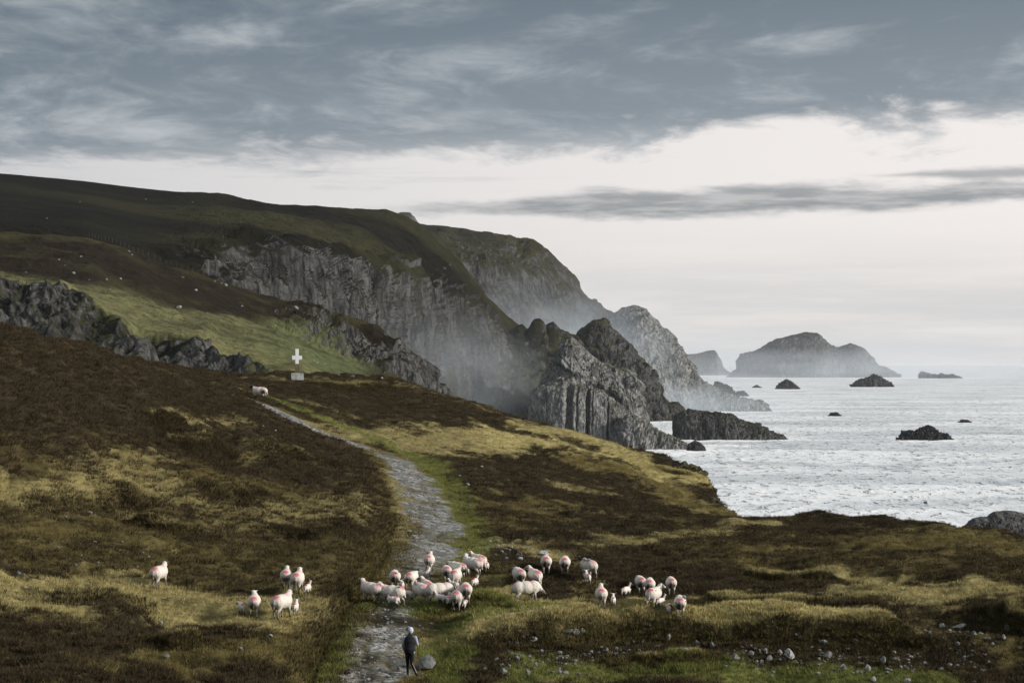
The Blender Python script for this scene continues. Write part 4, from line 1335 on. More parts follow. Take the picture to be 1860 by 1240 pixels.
def set_cols(me, c):
    ca = me.color_attributes.new('col', 'FLOAT_COLOR', 'POINT')
    c4 = np.ones((len(c), 4), np.float32)
    c4[:, :3] = c
    ca.data.foreach_set('color', c4.ravel())


M_SHEEP = mat_attr_color('fleece', 0.95, 0.22, 24.0)


def make_sheep_mesh(name, lamb=False, head='up', turn=0.0, stride=0.1, black=False, dirty=0.0, marks='both', seed=0):
    bm = bmesh.new()
    if not lamb:
        ell(bm, (0, -0.30, 0.585), (0.265, 0.30, 0.265))
        ell(bm, (0, -0.02, 0.585), (0.285, 0.36, 0.275))
        ell(bm, (0, 0.28, 0.600), (0.235, 0.27, 0.265))
        cap(bm, (0, -0.55, 0.66), (0, -0.62, 0.38), 0.055, 0.045)
        lw, lr, hh = 0.125, 0.042, 0.45
    else:
        ell(bm, (0, -0.14, 0.36), (0.115, 0.15, 0.125))
        ell(bm, (0, 0.02, 0.365), (0.115, 0.19, 0.12))
        ell(bm, (0, 0.16, 0.37), (0.105, 0.13, 0.12))
        cap(bm, (0, -0.27, 0.40), (0, -0.32, 0.24), 0.026, 0.018)
        lw, lr, hh = 0.065, 0.024, 0.30
    k = 0.52 if lamb else 1.0
    # legs: front pair straight with low wrist, hind pair with hock pointing back
    for sd in (-1, 1):
        st = stride * sd
        fy = (0.15 if lamb else 0.30)
        cap(bm, (sd * lw, fy, hh), (sd * lw, fy + st * 0.5, hh * 0.5), lr * 1.5, lr * 0.95)
        cap(bm, (sd * lw, fy + st * 0.5, hh * 0.5), (sd * lw, fy + st, 0.02), lr * 0.9, lr * 0.85)
        hy = (-0.18 if lamb else -0.38)
        cap(bm, (sd * lw, hy, hh * 1.15), (sd * lw * 1.05, hy + 0.06 * k - st * 0.3, hh * 0.85), lr * 2.3, lr * 1.8)
        cap(bm, (sd * lw * 1.05, hy + 0.06 * k - st * 0.3, hh * 0.85), (sd * lw, hy - 0.07 * k - st * 0.8, hh * 0.48), lr * 1.7, lr * 1.0)
        cap(bm, (sd * lw, hy - 0.07 * k - st * 0.8, hh * 0.48), (sd * lw, hy - 0.03 * k - st, 0.02), lr * 0.95, lr * 0.85)
    # neck and head
    sh = Vector((0, 0.17, 0.42)) if lamb else Vector((0, 0.40, 0.68))
    L = 0.17 if lamb else 0.27
    el = {'up': 0.95, 'level': 0.25, 'down': -0.85}[head]
    nd = Vector((math.sin(turn) * math.cos(el), math.cos(turn) * math.cos(el), math.sin(el)))
    pole = sh + nd * L
    cap(bm, sh, pole, 0.075 if lamb else 0.155, 0.05 if lamb else 0.095)
    t2 = turn * 1.5
    fd = Vector((math.sin(t2), math.cos(t2), -0.45 if head != 'down' else -0.9)).normalized()
    hl = 0.13 if lamb else 0.215
    cap(bm, pole, pole + fd * hl * 0.5, 0.055 if lamb else 0.088, 0.048 if lamb else 0.072)
    cap(bm, pole + fd * hl * 0.5, pole + fd * hl, 0.046 if lamb else 0.07, 0.030 if lamb else 0.047)
    side = Vector((math.cos(t2), -math.sin(t2), 0))
    ear = 0.095 if lamb else 0.125
    for sd in (-1, 1):
        a = pole + side * sd * (0.04 if lamb else 0.065) + Vector((0, 0, 0.03))
        cap(bm, a, a + side * sd * ear + Vector((0, 0, 0.035)) - fd * 0.03, 0.019 if lamb else 0.026, 0.011)
    me = fuse(name, bm, 0.016 if lamb else 0.028, 2)
    v = verts(me)
    n = np.empty(len(v) * 3, np.float32)
    me.vertices.foreach_get('normal', n)
    n = n.reshape(-1, 3)
    legf = 0.30 if not lamb else 0.22
    hp = np.array(pole)
    facew = sstep(((v - hp) @ np.array(fd)), -0.02 * k, 0.06 * k) * (np.linalg.norm(v - hp, axis=1) < (0.2 if lamb else 0.34))
    wool_w = np.clip(sstep(v[:, 2], legf, legf + 0.12 * k) * (1 - facew), 0, 1)
    curl = fbm(v, 26 if not lamb else 40, 2, 0.5, seed)
    lock = fbm(v * np.array([1, 1, 0.4]), 11, 2, 0.5, seed + 3)
    v2 = v + n * ((curl * 0.010 + lock * 0.014) * wool_w * k)[:, None]
    me.vertices.foreach_set('co', v2.ravel().astype(np.float32))
    wool = np.array([0.72, 0.67, 0.61]) if not lamb else np.array([0.78, 0.74, 0.69])
    c = np.tile(wool, (len(v), 1))
    st_n = fbm(v, 5, 3, 0.6, seed + 11)[:, None]
    c = c * (1 - 0.16 * np.clip(st_n, 0, 1)) * np.array([1, 1, 1])
    low = (1 - sstep(v[:, 2], 0.34 * (0.6 if lamb else 1), 0.62 * (0.6 if lamb else 1)))[:, None] * np.clip(0.55 + 0.5 * lock + 0.4 * st_n[:, 0], 0, 1)[:, None] * 0.6
    c = c * (1 - low) + np.array([0.30, 0.26, 0.21]) * low      # wool browner and darker towards the belly
    legc = np.array([0.05, 0.045, 0.04]) if black else np.array([0.22, 0.20, 0.17])
    lw_ = (1 - sstep(v[:, 2], legf * 0.75, legf * 1.1))[:, None]
    c = c * (1 - lw_) + legc * lw_
    fc = np.array([0.04, 0.036, 0.034]) if black else np.array([0.50, 0.47, 0.43])
    patch = sstep(fbm(v, 14 / k, 2, 0.5, seed + 21), -0.1, 0.15)[:, None]
    if black and not lamb:
        facew = np.maximum(facew, (np.linalg.norm(v - (hp + np.array(fd) * 0.06), axis=1) < 0.19) * 1.0)
        rump = np.exp(-(((v - np.array([-0.20, -0.42, 0.52])) / np.array([0.12, 0.16, 0.16])) ** 2).sum(1)) * 1.4
        facew = np.clip(np.maximum(facew, rump), 0, 1)
    fcol = fc if black else fc * (1 - 0.75 * patch)
    c = c * (1 - facew[:, None]) + fcol * facew[:, None]
    hoof = (v[:, 2] < 0.05 * k)[:, None]
    c = np.where(hoof, np.array([0.03, 0.028, 0.025]), c)
    if dirty:
        dw = np.exp(-((v[:, 0] / 0.17) ** 2 + ((v[:, 2] - 0.46) / 0.17) ** 2)) * (v[:, 1] < -0.42) * dirty
        dw = np.clip(dw * (1 + 0.6 * curl), 0, 1)[:, None]
        c = c * (1 - dw) + np.array([0.06, 0.05, 0.04]) * dw
    raddle = np.array([0.52, 0.025, 0.065])

    def dye(cy, cz, r, amt):
        d = np.linalg.norm((v - np.array([0, cy, cz])) * np.array([0.9, 1, 0.8]), axis=1) / r
        w = np.clip((1 - sstep(d + 0.35 * curl, 0.45, 1.15)) * amt, 0, 1)[:, None]
        return w
    if lamb:
        w = dye(-0.20, 0.48, 0.085, 0.9)
    else:
        w = dye(-0.46, 0.80, 0.16, 0.75 if marks != 'pale' else 0.45)
    c = c * (1 - w) + raddle * w
    if marks in ('both', 'pale') and not lamb:
        w = dye(0.20, 0.88, 0.22, 0.45)
        c = c * (1 - w) + np.array([0.72, 0.22, 0.27]) * w
    if lamb and marks == 'both':
        w = dye(0.14, 0.50, 0.07, 0.7)
        c = c * (1 - w) + raddle * w
    set_cols(me, c)
    me.materials.append(M_SHEEP)
    return me


SH = {
    'a': make_sheep_mesh('ewe_walking', head='up', stride=0.10, dirty=1.0, seed=1),
    'b': make_sheep_mesh('ewe_level', head='level', stride=-0.10, dirty=1.8, marks='rump', seed=2),
    'c': make_sheep_mesh('ewe_grazing', head='down', stride=0.06, dirty=0.5, marks='pale', seed=3),
    'd': make_sheep_mesh('ewe_looking_left', head='up', turn=-0.75, stride=0.08, seed=4),
    'e': make_sheep_mesh('ewe_looking_right', head='up', turn=0.7, stride=-0.08, dirty=0.4, marks='rump', seed=5),
    'k': make_sheep_mesh('ewe_dirty', head='up', turn=-0.3, stride=0.05, dirty=1.6, marks='rump', seed=6),
    'f': make_sheep_mesh('ewe_blackface', head='up', turn=-0.2, stride=0.04, black=True, dirty=0.0, marks='pale', seed=7),
    'l': make_sheep_mesh('lamb_walking', lamb=True, head='up', stride=0.06, seed=8, marks='rump'),
    'm': make_sheep_mesh('lamb_looking', lamb=True, head='up', turn=0.6, stride=-0.05, black=True, seed=9),
    'n': make_sheep_mesh('lamb_level', lamb=True, head='level', turn=-0.3, stride=0.05, black=True, seed=10, marks='rump'),
}
# picture position of the feet, body kind, heading in degrees (0 = away from the viewer, + = to the left), scale, label
FLOCK = [
    (780, 1037, 'a', -4, 1.0, 'white ewe farthest up the track, head raised, leading the flock'),
    (777, 1054, 'l', -14, 1.05, 'lamb close behind the leading ewe on the track'),
    (717, 1069, 'b', 3, 1.0, 'red-rumped ewe at the left back, left of a small lamb'),
    (730, 1074, 'n', 4, 1.0, 'small red-rumped lamb between the two ewes at the left back of the flock'),
    (748, 1070, 'b', -16, 1.0, 'red-rumped ewe at the left back, right of a small lamb'),
    (811, 1057, 'b', 6, 0.97, 'ewe seen from behind, left of the two round ewes at the back of the flock'),
    (830, 1052, 'b', 42, 1.0, 'round ewe with red rump partly hidden behind a bigger round ewe'),
    (828, 1067, 'e', -10, 1.05, 'big round ewe with pink rump at the back of the flock'),
    (857, 1046, 'e', 48, 1.08, 'large ewe with two pink marks at the upper right of the flock'),
    (868, 1038, 'd', 35, 1.0, 'rearmost right ewe of the flock, turned left, beside a lamb'),
    (884, 1039, 'n', 2, 1.0, 'lamb at the far upper right end of the flock'),
    (847, 1048, 'l', 20, 1.0, 'lamb half hidden below the large ewe with two pink marks'),
    (863, 1070, 'm', -18, 1.05, 'lamb with red rump alone on the dark heather right of the flock'),
    (673, 1094, 'a', 45, 1.08, 'leftmost ewe of the flock with a strong red rump, walking left'),
    (692, 1096, 'l', 30, 1.0, 'lamb hidden between the leftmost ewe and the ewe walking left'),
    (711, 1100, 'd', 68, 1.08, 'ewe walking left behind a lamb at the front left of the flock'),
    (714, 1104, 'm', 66, 1.08, 'white lamb walking left in front of a ewe at the front left'),
    (740, 1091, 'm', 75, 1.0, 'lamb facing left in the middle of the flock front'),
    (764, 1096, 'c', 25, 1.08, 'ewe with pink marks in the middle of the flock front'),
    (774, 1088, 'd', 15, 1.05, 'ewe tucked behind the middle ewe of the flock front'),
    (799, 1096, 'c', -72, 1.1, 'large white ewe turned to the right in the flock front'),
    (800, 1100, 'l', 70, 1.05, 'lamb facing left under the large ewe that is turned right'),
    (815, 1103, 'm', 4, 1.08, 'red-rumped lamb with dark legs between two ewes at the flock front'),
    (823, 1074, 'l', 60, 1.0, 'lamb with a red rump in front of the big round ewe'),
    (831, 1108, 'a', -5, 1.05, 'white ewe nearest the shepherd at the right front of the flock'),
    (846, 1095, 'b', 2, 1.02, 'ewe with pink shoulders at the right end of the flock front'),
    (845, 1109, 'l', -20, 1.05, 'lamb at the lower right corner of the flock'),
    (942, 1066, 'b', 12, 1.1, 'ewe with pink rump, leftmost of the three ewes standing together on the heather'),
    (971, 1068, 'd', 18, 1.1, 'ewe with raised head behind the sideways ewe on the heather'),
    (957, 1094, 'c', -78, 1.12, 'ewe standing sideways with its head to the right on the heather'),
    (992, 1041, 'b', 0, 1.0, 'round ewe with crimson rump, left of the upper pair on the heather'),
    (1026, 1042, 'b', -3, 1.0, 'round ewe with crimson rump, right of the upper pair on the heather'),
    (1069, 1050, 'c', 28, 1.08, 'grazing ewe with a lamb at its heels on the heather'),
    (1067, 1061, 'l', 14, 1.08, 'lamb at the heels of the grazing ewe on the heather'),
    (1092, 1102, 'a', 0, 1.0, 'single ewe walking away beside a small upright lamb'),
    (1114, 1103, 'l', -2, 1.0, 'small upright lamb right of the single ewe'),
    (1138, 1086, 'm', -38, 1.05, 'lone lamb with two red dots looking right, left of the pair of ewes'),
    (1163, 1078, 'b', 5, 1.0, 'left ewe of the overlapping pair on the right of the heather'),
    (1180, 1082, 'b', -4, 1.0, 'right ewe of the overlapping pair on the right of the heather'),
    (1219, 1079, 'b', 0, 1.0, 'upper of the two single ewes at the far right end'),
    (1188, 1103, 'e', -25, 1.05, 'ewe with pink back next to a lamb below the overlapping pair'),
    (1201, 1106, 'm', -40, 1.05, 'lamb at the side of the ewe below the overlapping pair'),
    (1215, 1117, 'l', -10, 0.85, 'tiny lamb left of the lowest ewe by the turf bank'),
    (1235, 1118, 'b', -2, 1.0, 'lowest ewe on the right, standing by the turf bank'),
    (520, 1068, 'a', 2, 1.0, 'upper ewe of the little group left of the ditch'),
    (541, 1075, 'a', -4, 1.05, 'second ewe of the little group left of the ditch, beside a lamb'),
    (559, 1082, 'm', -14, 1.05, 'lamb nearest the ditch on the left hillside'),
    (439, 1119, 'n', 18, 1.15, 'lamb with ears spread left of the dark-rumped ewe'),
    (462, 1119, 'k', 2, 1.05, 'ewe with a dirty dark rump on the left hillside'),
    (512, 1122, 'a', -24, 1.12, 'big white ewe climbing right on the left hillside, lamb to its right'),
    (537, 1117, 'l', -4, 1.1, 'upright lamb with a red rump right of the big white ewe'),
    (289, 1066, 'a', -16, 1.1, 'lone ewe with red rump, leftmost on the hillside'),
    (471, 728, 'f', 66, 1.2, 'lone black-faced sheep on the grass verge below the cross'),
]


def place_flock():
    for px, py, kd, hd, sc, lab in FLOCK:
        loc, nor, nm = hit(px, py)
        if loc is None:
            continue
        lamb = kd in 'lmn'
        o = link('lamb' if lamb else 'sheep', SH[kd], label=lab, cat='lamb' if lamb else 'sheep', group='flock of sheep and lambs on the moor')
        o.location = (loc.x, loc.y, drop(loc.x, loc.y) + 0.01)
        if kd == 'f':
            o.location.z += 0.10
        s2 = 0.93 * sc * (1.0 + random.uniform(-0.03, 0.03))
        o.scale = (s2, s2, s2)
        o.rotation_euler = (radians(random.uniform(0, 3)), 0, radians(hd))


place_flock()


# ------------------------------------------------------------------ shepherd seen from behind, walking with a stick
def make_person():
    loc, nor, nm = hit(744, 1226)
    base = Vector((loc.x, loc.y, drop(loc.x, loc.y)))
    bm = bmesh.new()
    # torso (leans forward a little), pelvis, neck, head
    cap(bm, (0, 0, 0.92), (0, 0.02, 1.06), 0.155, 0.150)
    ell(bm, (0, 0.00, 0.93), (0.175, 0.125, 0.14))
    ell(bm, (0, 0.05, 1.20), (0.185, 0.125, 0.24))
    ell(bm, (0, 0.07, 1.36), (0.205, 0.115, 0.12))
    cap(bm, (0, 0.08, 1.42), (0.01, 0.12, 1.54), 0.065, 0.058)
    ell(bm, (0.015, 0.145, 1.63), (0.078, 0.098, 0.115))
    ell(bm, (0.015, 0.243, 1.605), (0.016, 0.028, 0.020))       # nose
    ell(bm, (0.015, 0.225, 1.555), (0.035, 0.02, 0.02))         # chin and mouth
    for sd in (-1, 1):
        ell(bm, (0.015 + sd * 0.080, 0.135, 1.62), (0.012, 0.022, 0.03))
    # left arm hangs, forearm forward; right arm bent to the stick
    cap(bm, (-0.20, 0.06, 1.40), (-0.265, 0.02, 1.13), 0.062, 0.048)
    cap(bm, (-0.265, 0.02, 1.13), (-0.235, 0.17, 0.93), 0.045, 0.032)
    cap(bm, (0.20, 0.07, 1.40), (0.285, 0.05, 1.15), 0.062, 0.048)
    cap(bm, (0.285, 0.05, 1.15), (0.235, 0.29, 1.10), 0.045, 0.032)

    def hand(w, d, up, out, curl):
        w = Vector(w); d = Vector(d).normalized(); out = Vector(out).normalized(); up = Vector(up).normalized()
        cap(bm, w, w + d * 0.075, 0.028, 0.030)
        for i, (o2, ln) in enumerate(((-0.030, 0.062), (-0.010, 0.074), (0.011, 0.070), (0.031, 0.054))):
            a = w + d * 0.075 + out * o2
            b1 = a + d * ln * 0.5 + up * curl * 0.012
            b2 = b1 + (d * (1 - curl) + up * curl).normalized() * ln * 0.5
            cap(bm, a, b1, 0.0100, 0.0095)
            cap(bm, b1, b2, 0.0095, 0.0085)
        a = w + d * 0.025 - out * 0.03
        cap(bm, a, a - out * 0.03 + d * 0.03 + up * 0.012, 0.012, 0.011)
        cap(bm, a - out * 0.03 + d * 0.03 + up * 0.012, a - out * 0.025 + d * 0.06 + up * 0.02, 0.011, 0.009)
    hand((-0.235, 0.17, 0.93), (0.05, 0.25, -0.95), (0.5, 0.6, 0.1), (0, 1, 0.2), 0.35)
    hand((0.235, 0.29, 1.10), (-0.25, 0.9, 0.1), (-0.9, -0.2, -0.3), (0, 0.1, -1), 0.85)
    # left leg planted, right leg trailing with bent knee
    cap(bm, (-0.09, 0.0, 0.90), (-0.085, 0.06, 0.49), 0.098, 0.066)
    cap(bm, (-0.085, 0.06, 0.49), (-0.075, 0.03, 0.09), 0.064, 0.046)
    cap(bm, (-0.075, 0.00, 0.045), (-0.085, 0.17, 0.035), 0.046, 0.036)
    cap(bm, (0.09, 0.0, 0.90), (0.075, -0.02, 0.50), 0.098, 0.066)
    cap(bm, (0.075, -0.02, 0.50), (0.275, -0.22, 0.16), 0.064, 0.046)
    cap(bm, (0.275, -0.235, 0.11), (0.325, -0.09, 0.035), 0.045, 0.036)
    me = fuse('person', bm, 0.0125, 2)
    v = verts(me)
    c = np.tile(np.array([0.018, 0.018, 0.020]), (len(v), 1))           # black trousers
    c[v[:, 2] > 1.08] = (0.33, 0.37, 0.47)                               # pale blue shirt
    arm = np.abs(v[:, 0]) > 0.17
    c[arm & (v[:, 2] > 0.80)] = (0.36, 0.41, 0.52)
    fl = (v[:, 0] < -0.19) & (v[:, 2] < 1.15) & (v[:, 2] > 0.75)
    c[fl] = (0.42, 0.26, 0.19)                                           # bare forearm
    hr = (v[:, 1] > 0.29) & (v[:, 2] > 1.0) & (v[:, 2] < 1.25)
    c[hr] = (0.42, 0.26, 0.19)
    hd = (v[:, 2] > 1.49)
    c[hd] = (0.45, 0.28, 0.21)
    eye = hd & (v[:, 1] > 0.215) & (np.abs(v[:, 2] - 1.635) < 0.012) & (np.abs(np.abs(v[:, 0] - 0.015) - 0.033) < 0.014)
    c[eye] = (0.02, 0.02, 0.02)
    mouth = hd & (v[:, 1] > 0.225) & (np.abs(v[:, 2] - 1.560) < 0.008)
    c[mouth] = (0.25, 0.10, 0.09)
    boot = v[:, 2] < 0.10
    c[boot] = (0.03, 0.025, 0.02)
    set_cols(me, c)
    me.materials.append(mat_attr_color('person_clothes', 0.85, 0.2, 20))
    o = link('person', me, label='person in dark sleeveless jacket and pale cap walking away behind the flock', cat='person')
    # sleeveless jacket
    bm = bmesh.new()
    ell(bm, (0, 0.01, 0.97), (0.215, 0.165, 0.15))
    ell(bm, (0, 0.05, 1.20), (0.225, 0.160, 0.26))
    ell(bm, (0, 0.03, 1.07), (0.205, 0.158, 0.20))
    ell(bm, (0, 0.065, 1.35), (0.205, 0.140, 0.13))
    cap(bm, (0, 0.08, 1.42), (0.004, 0.10, 1.485), 0.083, 0.080)
    jm = fuse('jacket', bm, 0.02, 2)
    jv = verts(jm)
    jn = fbm(jv, 9, 3, 0.5, 4)
    jv = jv * (1 + 0.02 * jn[:, None] * np.array([1, 1, 0]))
    jm.vertices.foreach_set('co', jv.ravel().astype(np.float32))
    jm.materials.append(plain('jacket_cloth', (0.014, 0.014, 0.018), 0.8, 0.3, 14))
    link('jacket', jm, parent=o, label='dark sleeveless jacket')
    # cap with rolled edge
    bm = bmesh.new()
    ell(bm, (0.015, 0.130, 1.650), (0.104, 0.122, 0.125))
    cm = fuse('cap', bm, 0.012, 1)
    cv = verts(cm)
    cv[:, 2] = np.maximum(cv[:, 2], 1.545 + 0.45 * np.maximum(0, cv[:, 1] - 0.10))
    cm.vertices.foreach_set('co', cv.ravel().astype(np.float32))
    cm.materials.append(plain('cap_wool', (0.50, 0.55, 0.68), 0.9, 0.2, 30))
    link('cap', cm, parent=o, label='pale blue knitted cap')
    # light catching the right trouser leg, added as a pale strip
    bm = bmesh.new()
    a = Vector((0.118, -0.085, 0.48)); b = Vector((0.305, -0.262, 0.16))
    for i in range(8):
        bmesh.ops.create_icosphere(bm, subdivisions=1, radius=0.016, matrix=Matrix.Translation(a.lerp(b, i / 7)))
    cap(bm, a, b, 0.014, 0.012)
    sm = fuse('trouser_highlight', bm, 0.008, 1)
    sm.materials.append(plain('highlight_tone', (0.45, 0.45, 0.45), 0.8))
    link('trouser_highlight', sm, parent=o, label='highlight on trouser leg, added as a pale strip')
    S = 1.02
    o.location = base - Vector((0, 0, 0.02))
    o.rotation_euler = (0, 0, radians(-8))
    o.scale = (S, S, S)
    # walking stick held in the right hand
    st = bmesh.new()
    top = Vector((0.205, 0.375, 1.17)); bot = Vector((0.335, 0.30, -0.02))
    n = 14
    ring = []
    for i in range(n + 1):
        t = i / n
        p = top.lerp(bot, t) + Vector((0.006 * math.sin(t * 7), 0.004 * math.cos(t * 9), 0))
        ring.append([st.verts.new(p + Vector((math.cos(q * pi / 3), math.sin(q * pi / 3), 0)) * (0.014 - 0.004 * t)) for q in range(6)])
    for i in range(n):
        for q in range(6):
            st.faces.new((ring[i][q], ring[i][(q + 1) % 6], ring[i + 1][(q + 1) % 6], ring[i + 1][q]))
    st.faces.new(ring[-1]); st.faces.new(ring[0][::-1])
    bmesh.ops.create_icosphere(st, subdivisions=2, radius=0.024, matrix=Matrix.Translation(top))
    sme = bpy.data.meshes.new('walking_stick'); st.to_mesh(sme); st.free()
    sme.materials.append(plain('stick_wood', (0.10, 0.06, 0.035), 0.7))
    so = link('walking_stick', sme, label="wooden walking stick in the person's right hand", cat='stick')
    so.location = o.location; so.rotation_euler = o.rotation_euler; so.scale = o.scale


make_person()


# ------------------------------------------------------------------ cross on its concrete block
def boxm(name, parts, mat, bev=0.012):
    bm = bmesh.new()
    for (cx, cy, cz, sx, sy, sz) in parts:
        g2 = bmesh.ops.create_cube(bm, size=1.0, matrix=Matrix.Translation((cx, cy, cz)) @ Matrix.Diagonal((sx, sy, sz, 1)))
        bmesh.ops.bevel(bm, geom=list({e for v in g2['verts'] for e in v.link_edges}), offset=bev, segments=2, affect='EDGES', clamp_overlap=True)
    me = bpy.data.meshes.new(name); bm.to_mesh(me); bm.free()
    me.materials.append(mat)
    return me


def make_cross():
    loc, nor, nm = hit(540, 689)
    k = loc.y / FPX                       # metres per picture pixel there
    root = bpy.data.objects.new('memorial_cross', None)
    COL.objects.link(root)
    root['label'] = 'white cross on a timber post and concrete block above the track'
    root['category'] = 'cross'
    root.location = (loc.x, loc.y, drop(loc.x, loc.y) - 0.08)
    root.rotation_euler = (0, 0, radians(4))
    conc = plain('concrete', (0.42, 0.44, 0.44), 0.9, 0.45, 2.5, dark=(0.20, 0.20, 0.18), bumpd=0.02)
    wht = plain('white_paint', (0.84, 0.84, 0.86), 0.6, 0.05, 5)
    wood = plain('brown_board', (0.17, 0.125, 0.075), 0.85, 0.5, 4.0)
    u = k
    bh = 13.5 * u
    base = link('base', boxm('base', [(0, 0, bh / 2, 22.5 * u, 20 * u, bh)], conc, 0.04), root, label='grey concrete block')
    ph = 16.5 * u
    nb = 5
    for i in range(nb):
        h = ph / nb
        link('board', boxm('board', [(0.3 * u * (i % 2), 0, bh + h * (i + 0.5), 8.4 * u, 6 * u, h * 0.95)], wood, 0.008), root)
    z0 = bh + ph
    link('upright', boxm('upright', [(-0.4 * u, 0, z0 + 13.6 * u, 6.2 * u, 4.5 * u, 27.2 * u)], wht, 0.012), root)
    link('arm', boxm('arm', [(-0.4 * u - 6.0 * u, 0, z0 + 11.2 * u, 5.8 * u, 4.3 * u, 7.4 * u)], wht, 0.012), root)
    link('arm', boxm('arm', [(-0.4 * u + 6.0 * u, 0, z0 + 11.2 * u, 5.8 * u, 4.3 * u, 7.4 * u)], wht, 0.012), root)
    post = boxm('post', [(7.2 * u, 0.4, bh * 0.5 + 8 * u, 0.5 * u, 0.5 * u, bh + 16 * u)], wood, 0.004)
    link('stay', post, root)


make_cross()

# ------------------------------------------------------------------ stones
def stone_mesh(name, seed, mat, sub=2):
    bm = bmesh.new()
    bmesh.ops.create_icosphere(bm, subdivisions=sub, radius=1.0)
    rs = random.Random(seed)
    planes = [(Vector((rs.uniform(-1, 1), rs.uniform(-1, 1), rs.uniform(-1, 1))).normalized(), rs.uniform(0.45, 0.85)) for _ in range(11)]
    for v in bm.verts:
        for n, d in planes:
            e = v.co.dot(n) - d
            if e > 0:
                v.co -= n * e
        v.co *= 1 + rs.uniform(-0.04, 0.04)
    me = bpy.data.meshes.new(name)
    bm.to_mesh(me); bm.free()
    me.materials.append(mat)
    me.polygons.foreach_set('use_smooth', np.zeros(len(me.polygons), bool))
    return me


STM = [stone_mesh('stone', s, M_STONE) for s in range(5)] + [stone_mesh('stone', s + 20, M_STONE2) for s in range(4)]
BANK = [(1034, 1148, 13, 9), (1045, 1147, 13, 9), (1058, 1147, 11, 8), (968, 1161, 12, 8), (939, 1168, 7, 8), (1243, 1140, 6, 5), (1215, 1161, 8, 12), (1166, 1168, 5, 10), (1139, 1170, 8, 8), (1266, 1170, 11, 11), (1294, 1174, 8, 11),
        (1245, 1181, 11, 5), (1163, 1191, 8, 8), (1117, 1189, 5, 6), (1102, 1181, 5, 6), (1074, 1185, 6, 5), (940, 1196, 8, 6), (985, 1183, 6, 5), (973, 1208, 7, 7), (915, 1221, 13, 10), (958, 1222, 8, 9), (1004, 1222, 6, 5), (1017, 1220, 6, 8),
        (1051, 1225, 7, 5), (1044, 1201, 7, 5), (1285, 1209, 4, 4), (925, 1210, 6, 5), (1191, 1157, 5, 6), (1337, 1196, 14, 11), (1365, 1188, 8, 7), (1390, 1183, 8, 8), (1397, 1197, 9, 9), (1417, 1186, 8, 8),
        (1454, 1159, 7, 5), (1503, 1192, 15, 11), (1497, 1167, 14, 7), (1553, 1165, 7, 8), (1605, 1202, 10, 12), (1625, 1187, 6, 6), (1575, 1215, 12, 12), (1532, 1215, 8, 8), (1587, 1235, 10, 9), (1712, 1138, 10, 7),
        (1770, 1152, 9, 7), (1753, 1195, 7, 6), (1710, 1215, 7, 5), (1770, 1213, 5, 4), (1648, 1238, 11, 7), (1487, 1208, 5, 4), (1383, 1202, 7, 6), (1375, 1203, 7, 5), (1830, 1142, 8, 9), (1823, 1158, 7, 8), (1803, 1170, 6, 5),
        (1435, 1120, 7, 4), (1513, 1119, 8, 5), (1092, 1177, 5, 5), (1150, 1166, 5, 6), (1022, 1196, 5, 5), (996, 1200, 4, 6), (1225, 1172, 5, 6), (1540, 1180, 6, 5), (1520, 1184, 6, 5), (1560, 1190, 6, 4), (1650, 1200, 5, 5), (1636, 1212, 5, 5),
        (1680, 1205, 5, 4), (1600, 1182, 5, 5), (1690, 1150, 6, 5), (930, 1190, 5, 5), (900, 1200, 6, 5), (880, 1215, 7, 6), (1740, 1170, 5, 5), (1790, 1190, 5, 4)]
HILL = [(34, 1043, 11, 7, 'pale'), (47, 1068, 5, 4, 0), (163, 931, 8, 4, 0), (178, 1023, 5, 4, 0), (302, 1192, 9, 6, 0), (293, 1131, 6, 4, 0), (438, 1179, 8, 5, 0), (492, 1156, 7, 5, 0), (556, 1233, 9, 7, 0), (138, 1027, 6, 3, 0),
        (110, 1135, 4, 3, 0), (187, 1207, 4, 3, 0), (148, 1010, 4, 3, 0), (120, 940, 4, 3, 0), (85, 930, 4, 3, 0), (222, 985, 5, 3, 0), (270, 1012, 4, 3, 0), (500, 783, 4, 4, 0), (478, 775, 4, 3, 0), (250, 1030, 3, 3, 0)]
TRK = [(986, 1005, 18, 7), (945, 1015, 9, 5), (940, 1008, 6, 4), (925, 1000, 6, 4), (912, 1003, 7, 4), (905, 992, 5, 4), (920, 1015, 8, 5), (930, 995, 5, 4), (1062, 1016, 7, 5), (1069, 1017, 8, 3), (742, 1143, 9, 6), (762, 1137, 5, 3),
       (875, 848, 5, 3), (850, 880, 6, 3), (835, 865, 5, 3), (852, 918, 5, 3), (890, 984, 8, 4), (700, 1160, 6, 3), (730, 975, 6, 3), (745, 965, 7, 3), (725, 960, 6, 3), (737, 950, 5, 3), (755, 978, 6, 3), (640, 1170, 5, 3), (660, 1200, 6, 3),
       (690, 1215, 7, 3), (718, 1190, 6, 3), (650, 1222, 6, 3), (705, 1228, 7, 3), (620, 1142, 6, 3), (832, 1118, 4, 3), (900, 1150, 4, 3), (725, 1215, 8, 5), (615, 1128, 6, 7)]


def put_stone(px, py, w, h, label, group, cat='stone', name='stone', mesh=None, flat=1.0):
    loc, nor, nm = hit(px, py + h * 0.35)
    if loc is None:
        return None
    k = loc.y / FPX
    o = link(name, mesh or random.choice(STM), label=label, cat=cat, group=group)
    z = drop(loc.x, loc.y)
    rx = w * k / 2 * 1.45
    rz = h * k / 2 * 1.6
    o.scale = (rx, max(rx, rz) * 0.9, rz)
    o.location = (loc.x, loc.y, z + rz * 0.5 + 0.03)
    o.rotation_euler = (random.uniform(-0.3, 0.3), random.uniform(-0.35, 0.35), random.uniform(-0.5, 0.5))
    return o


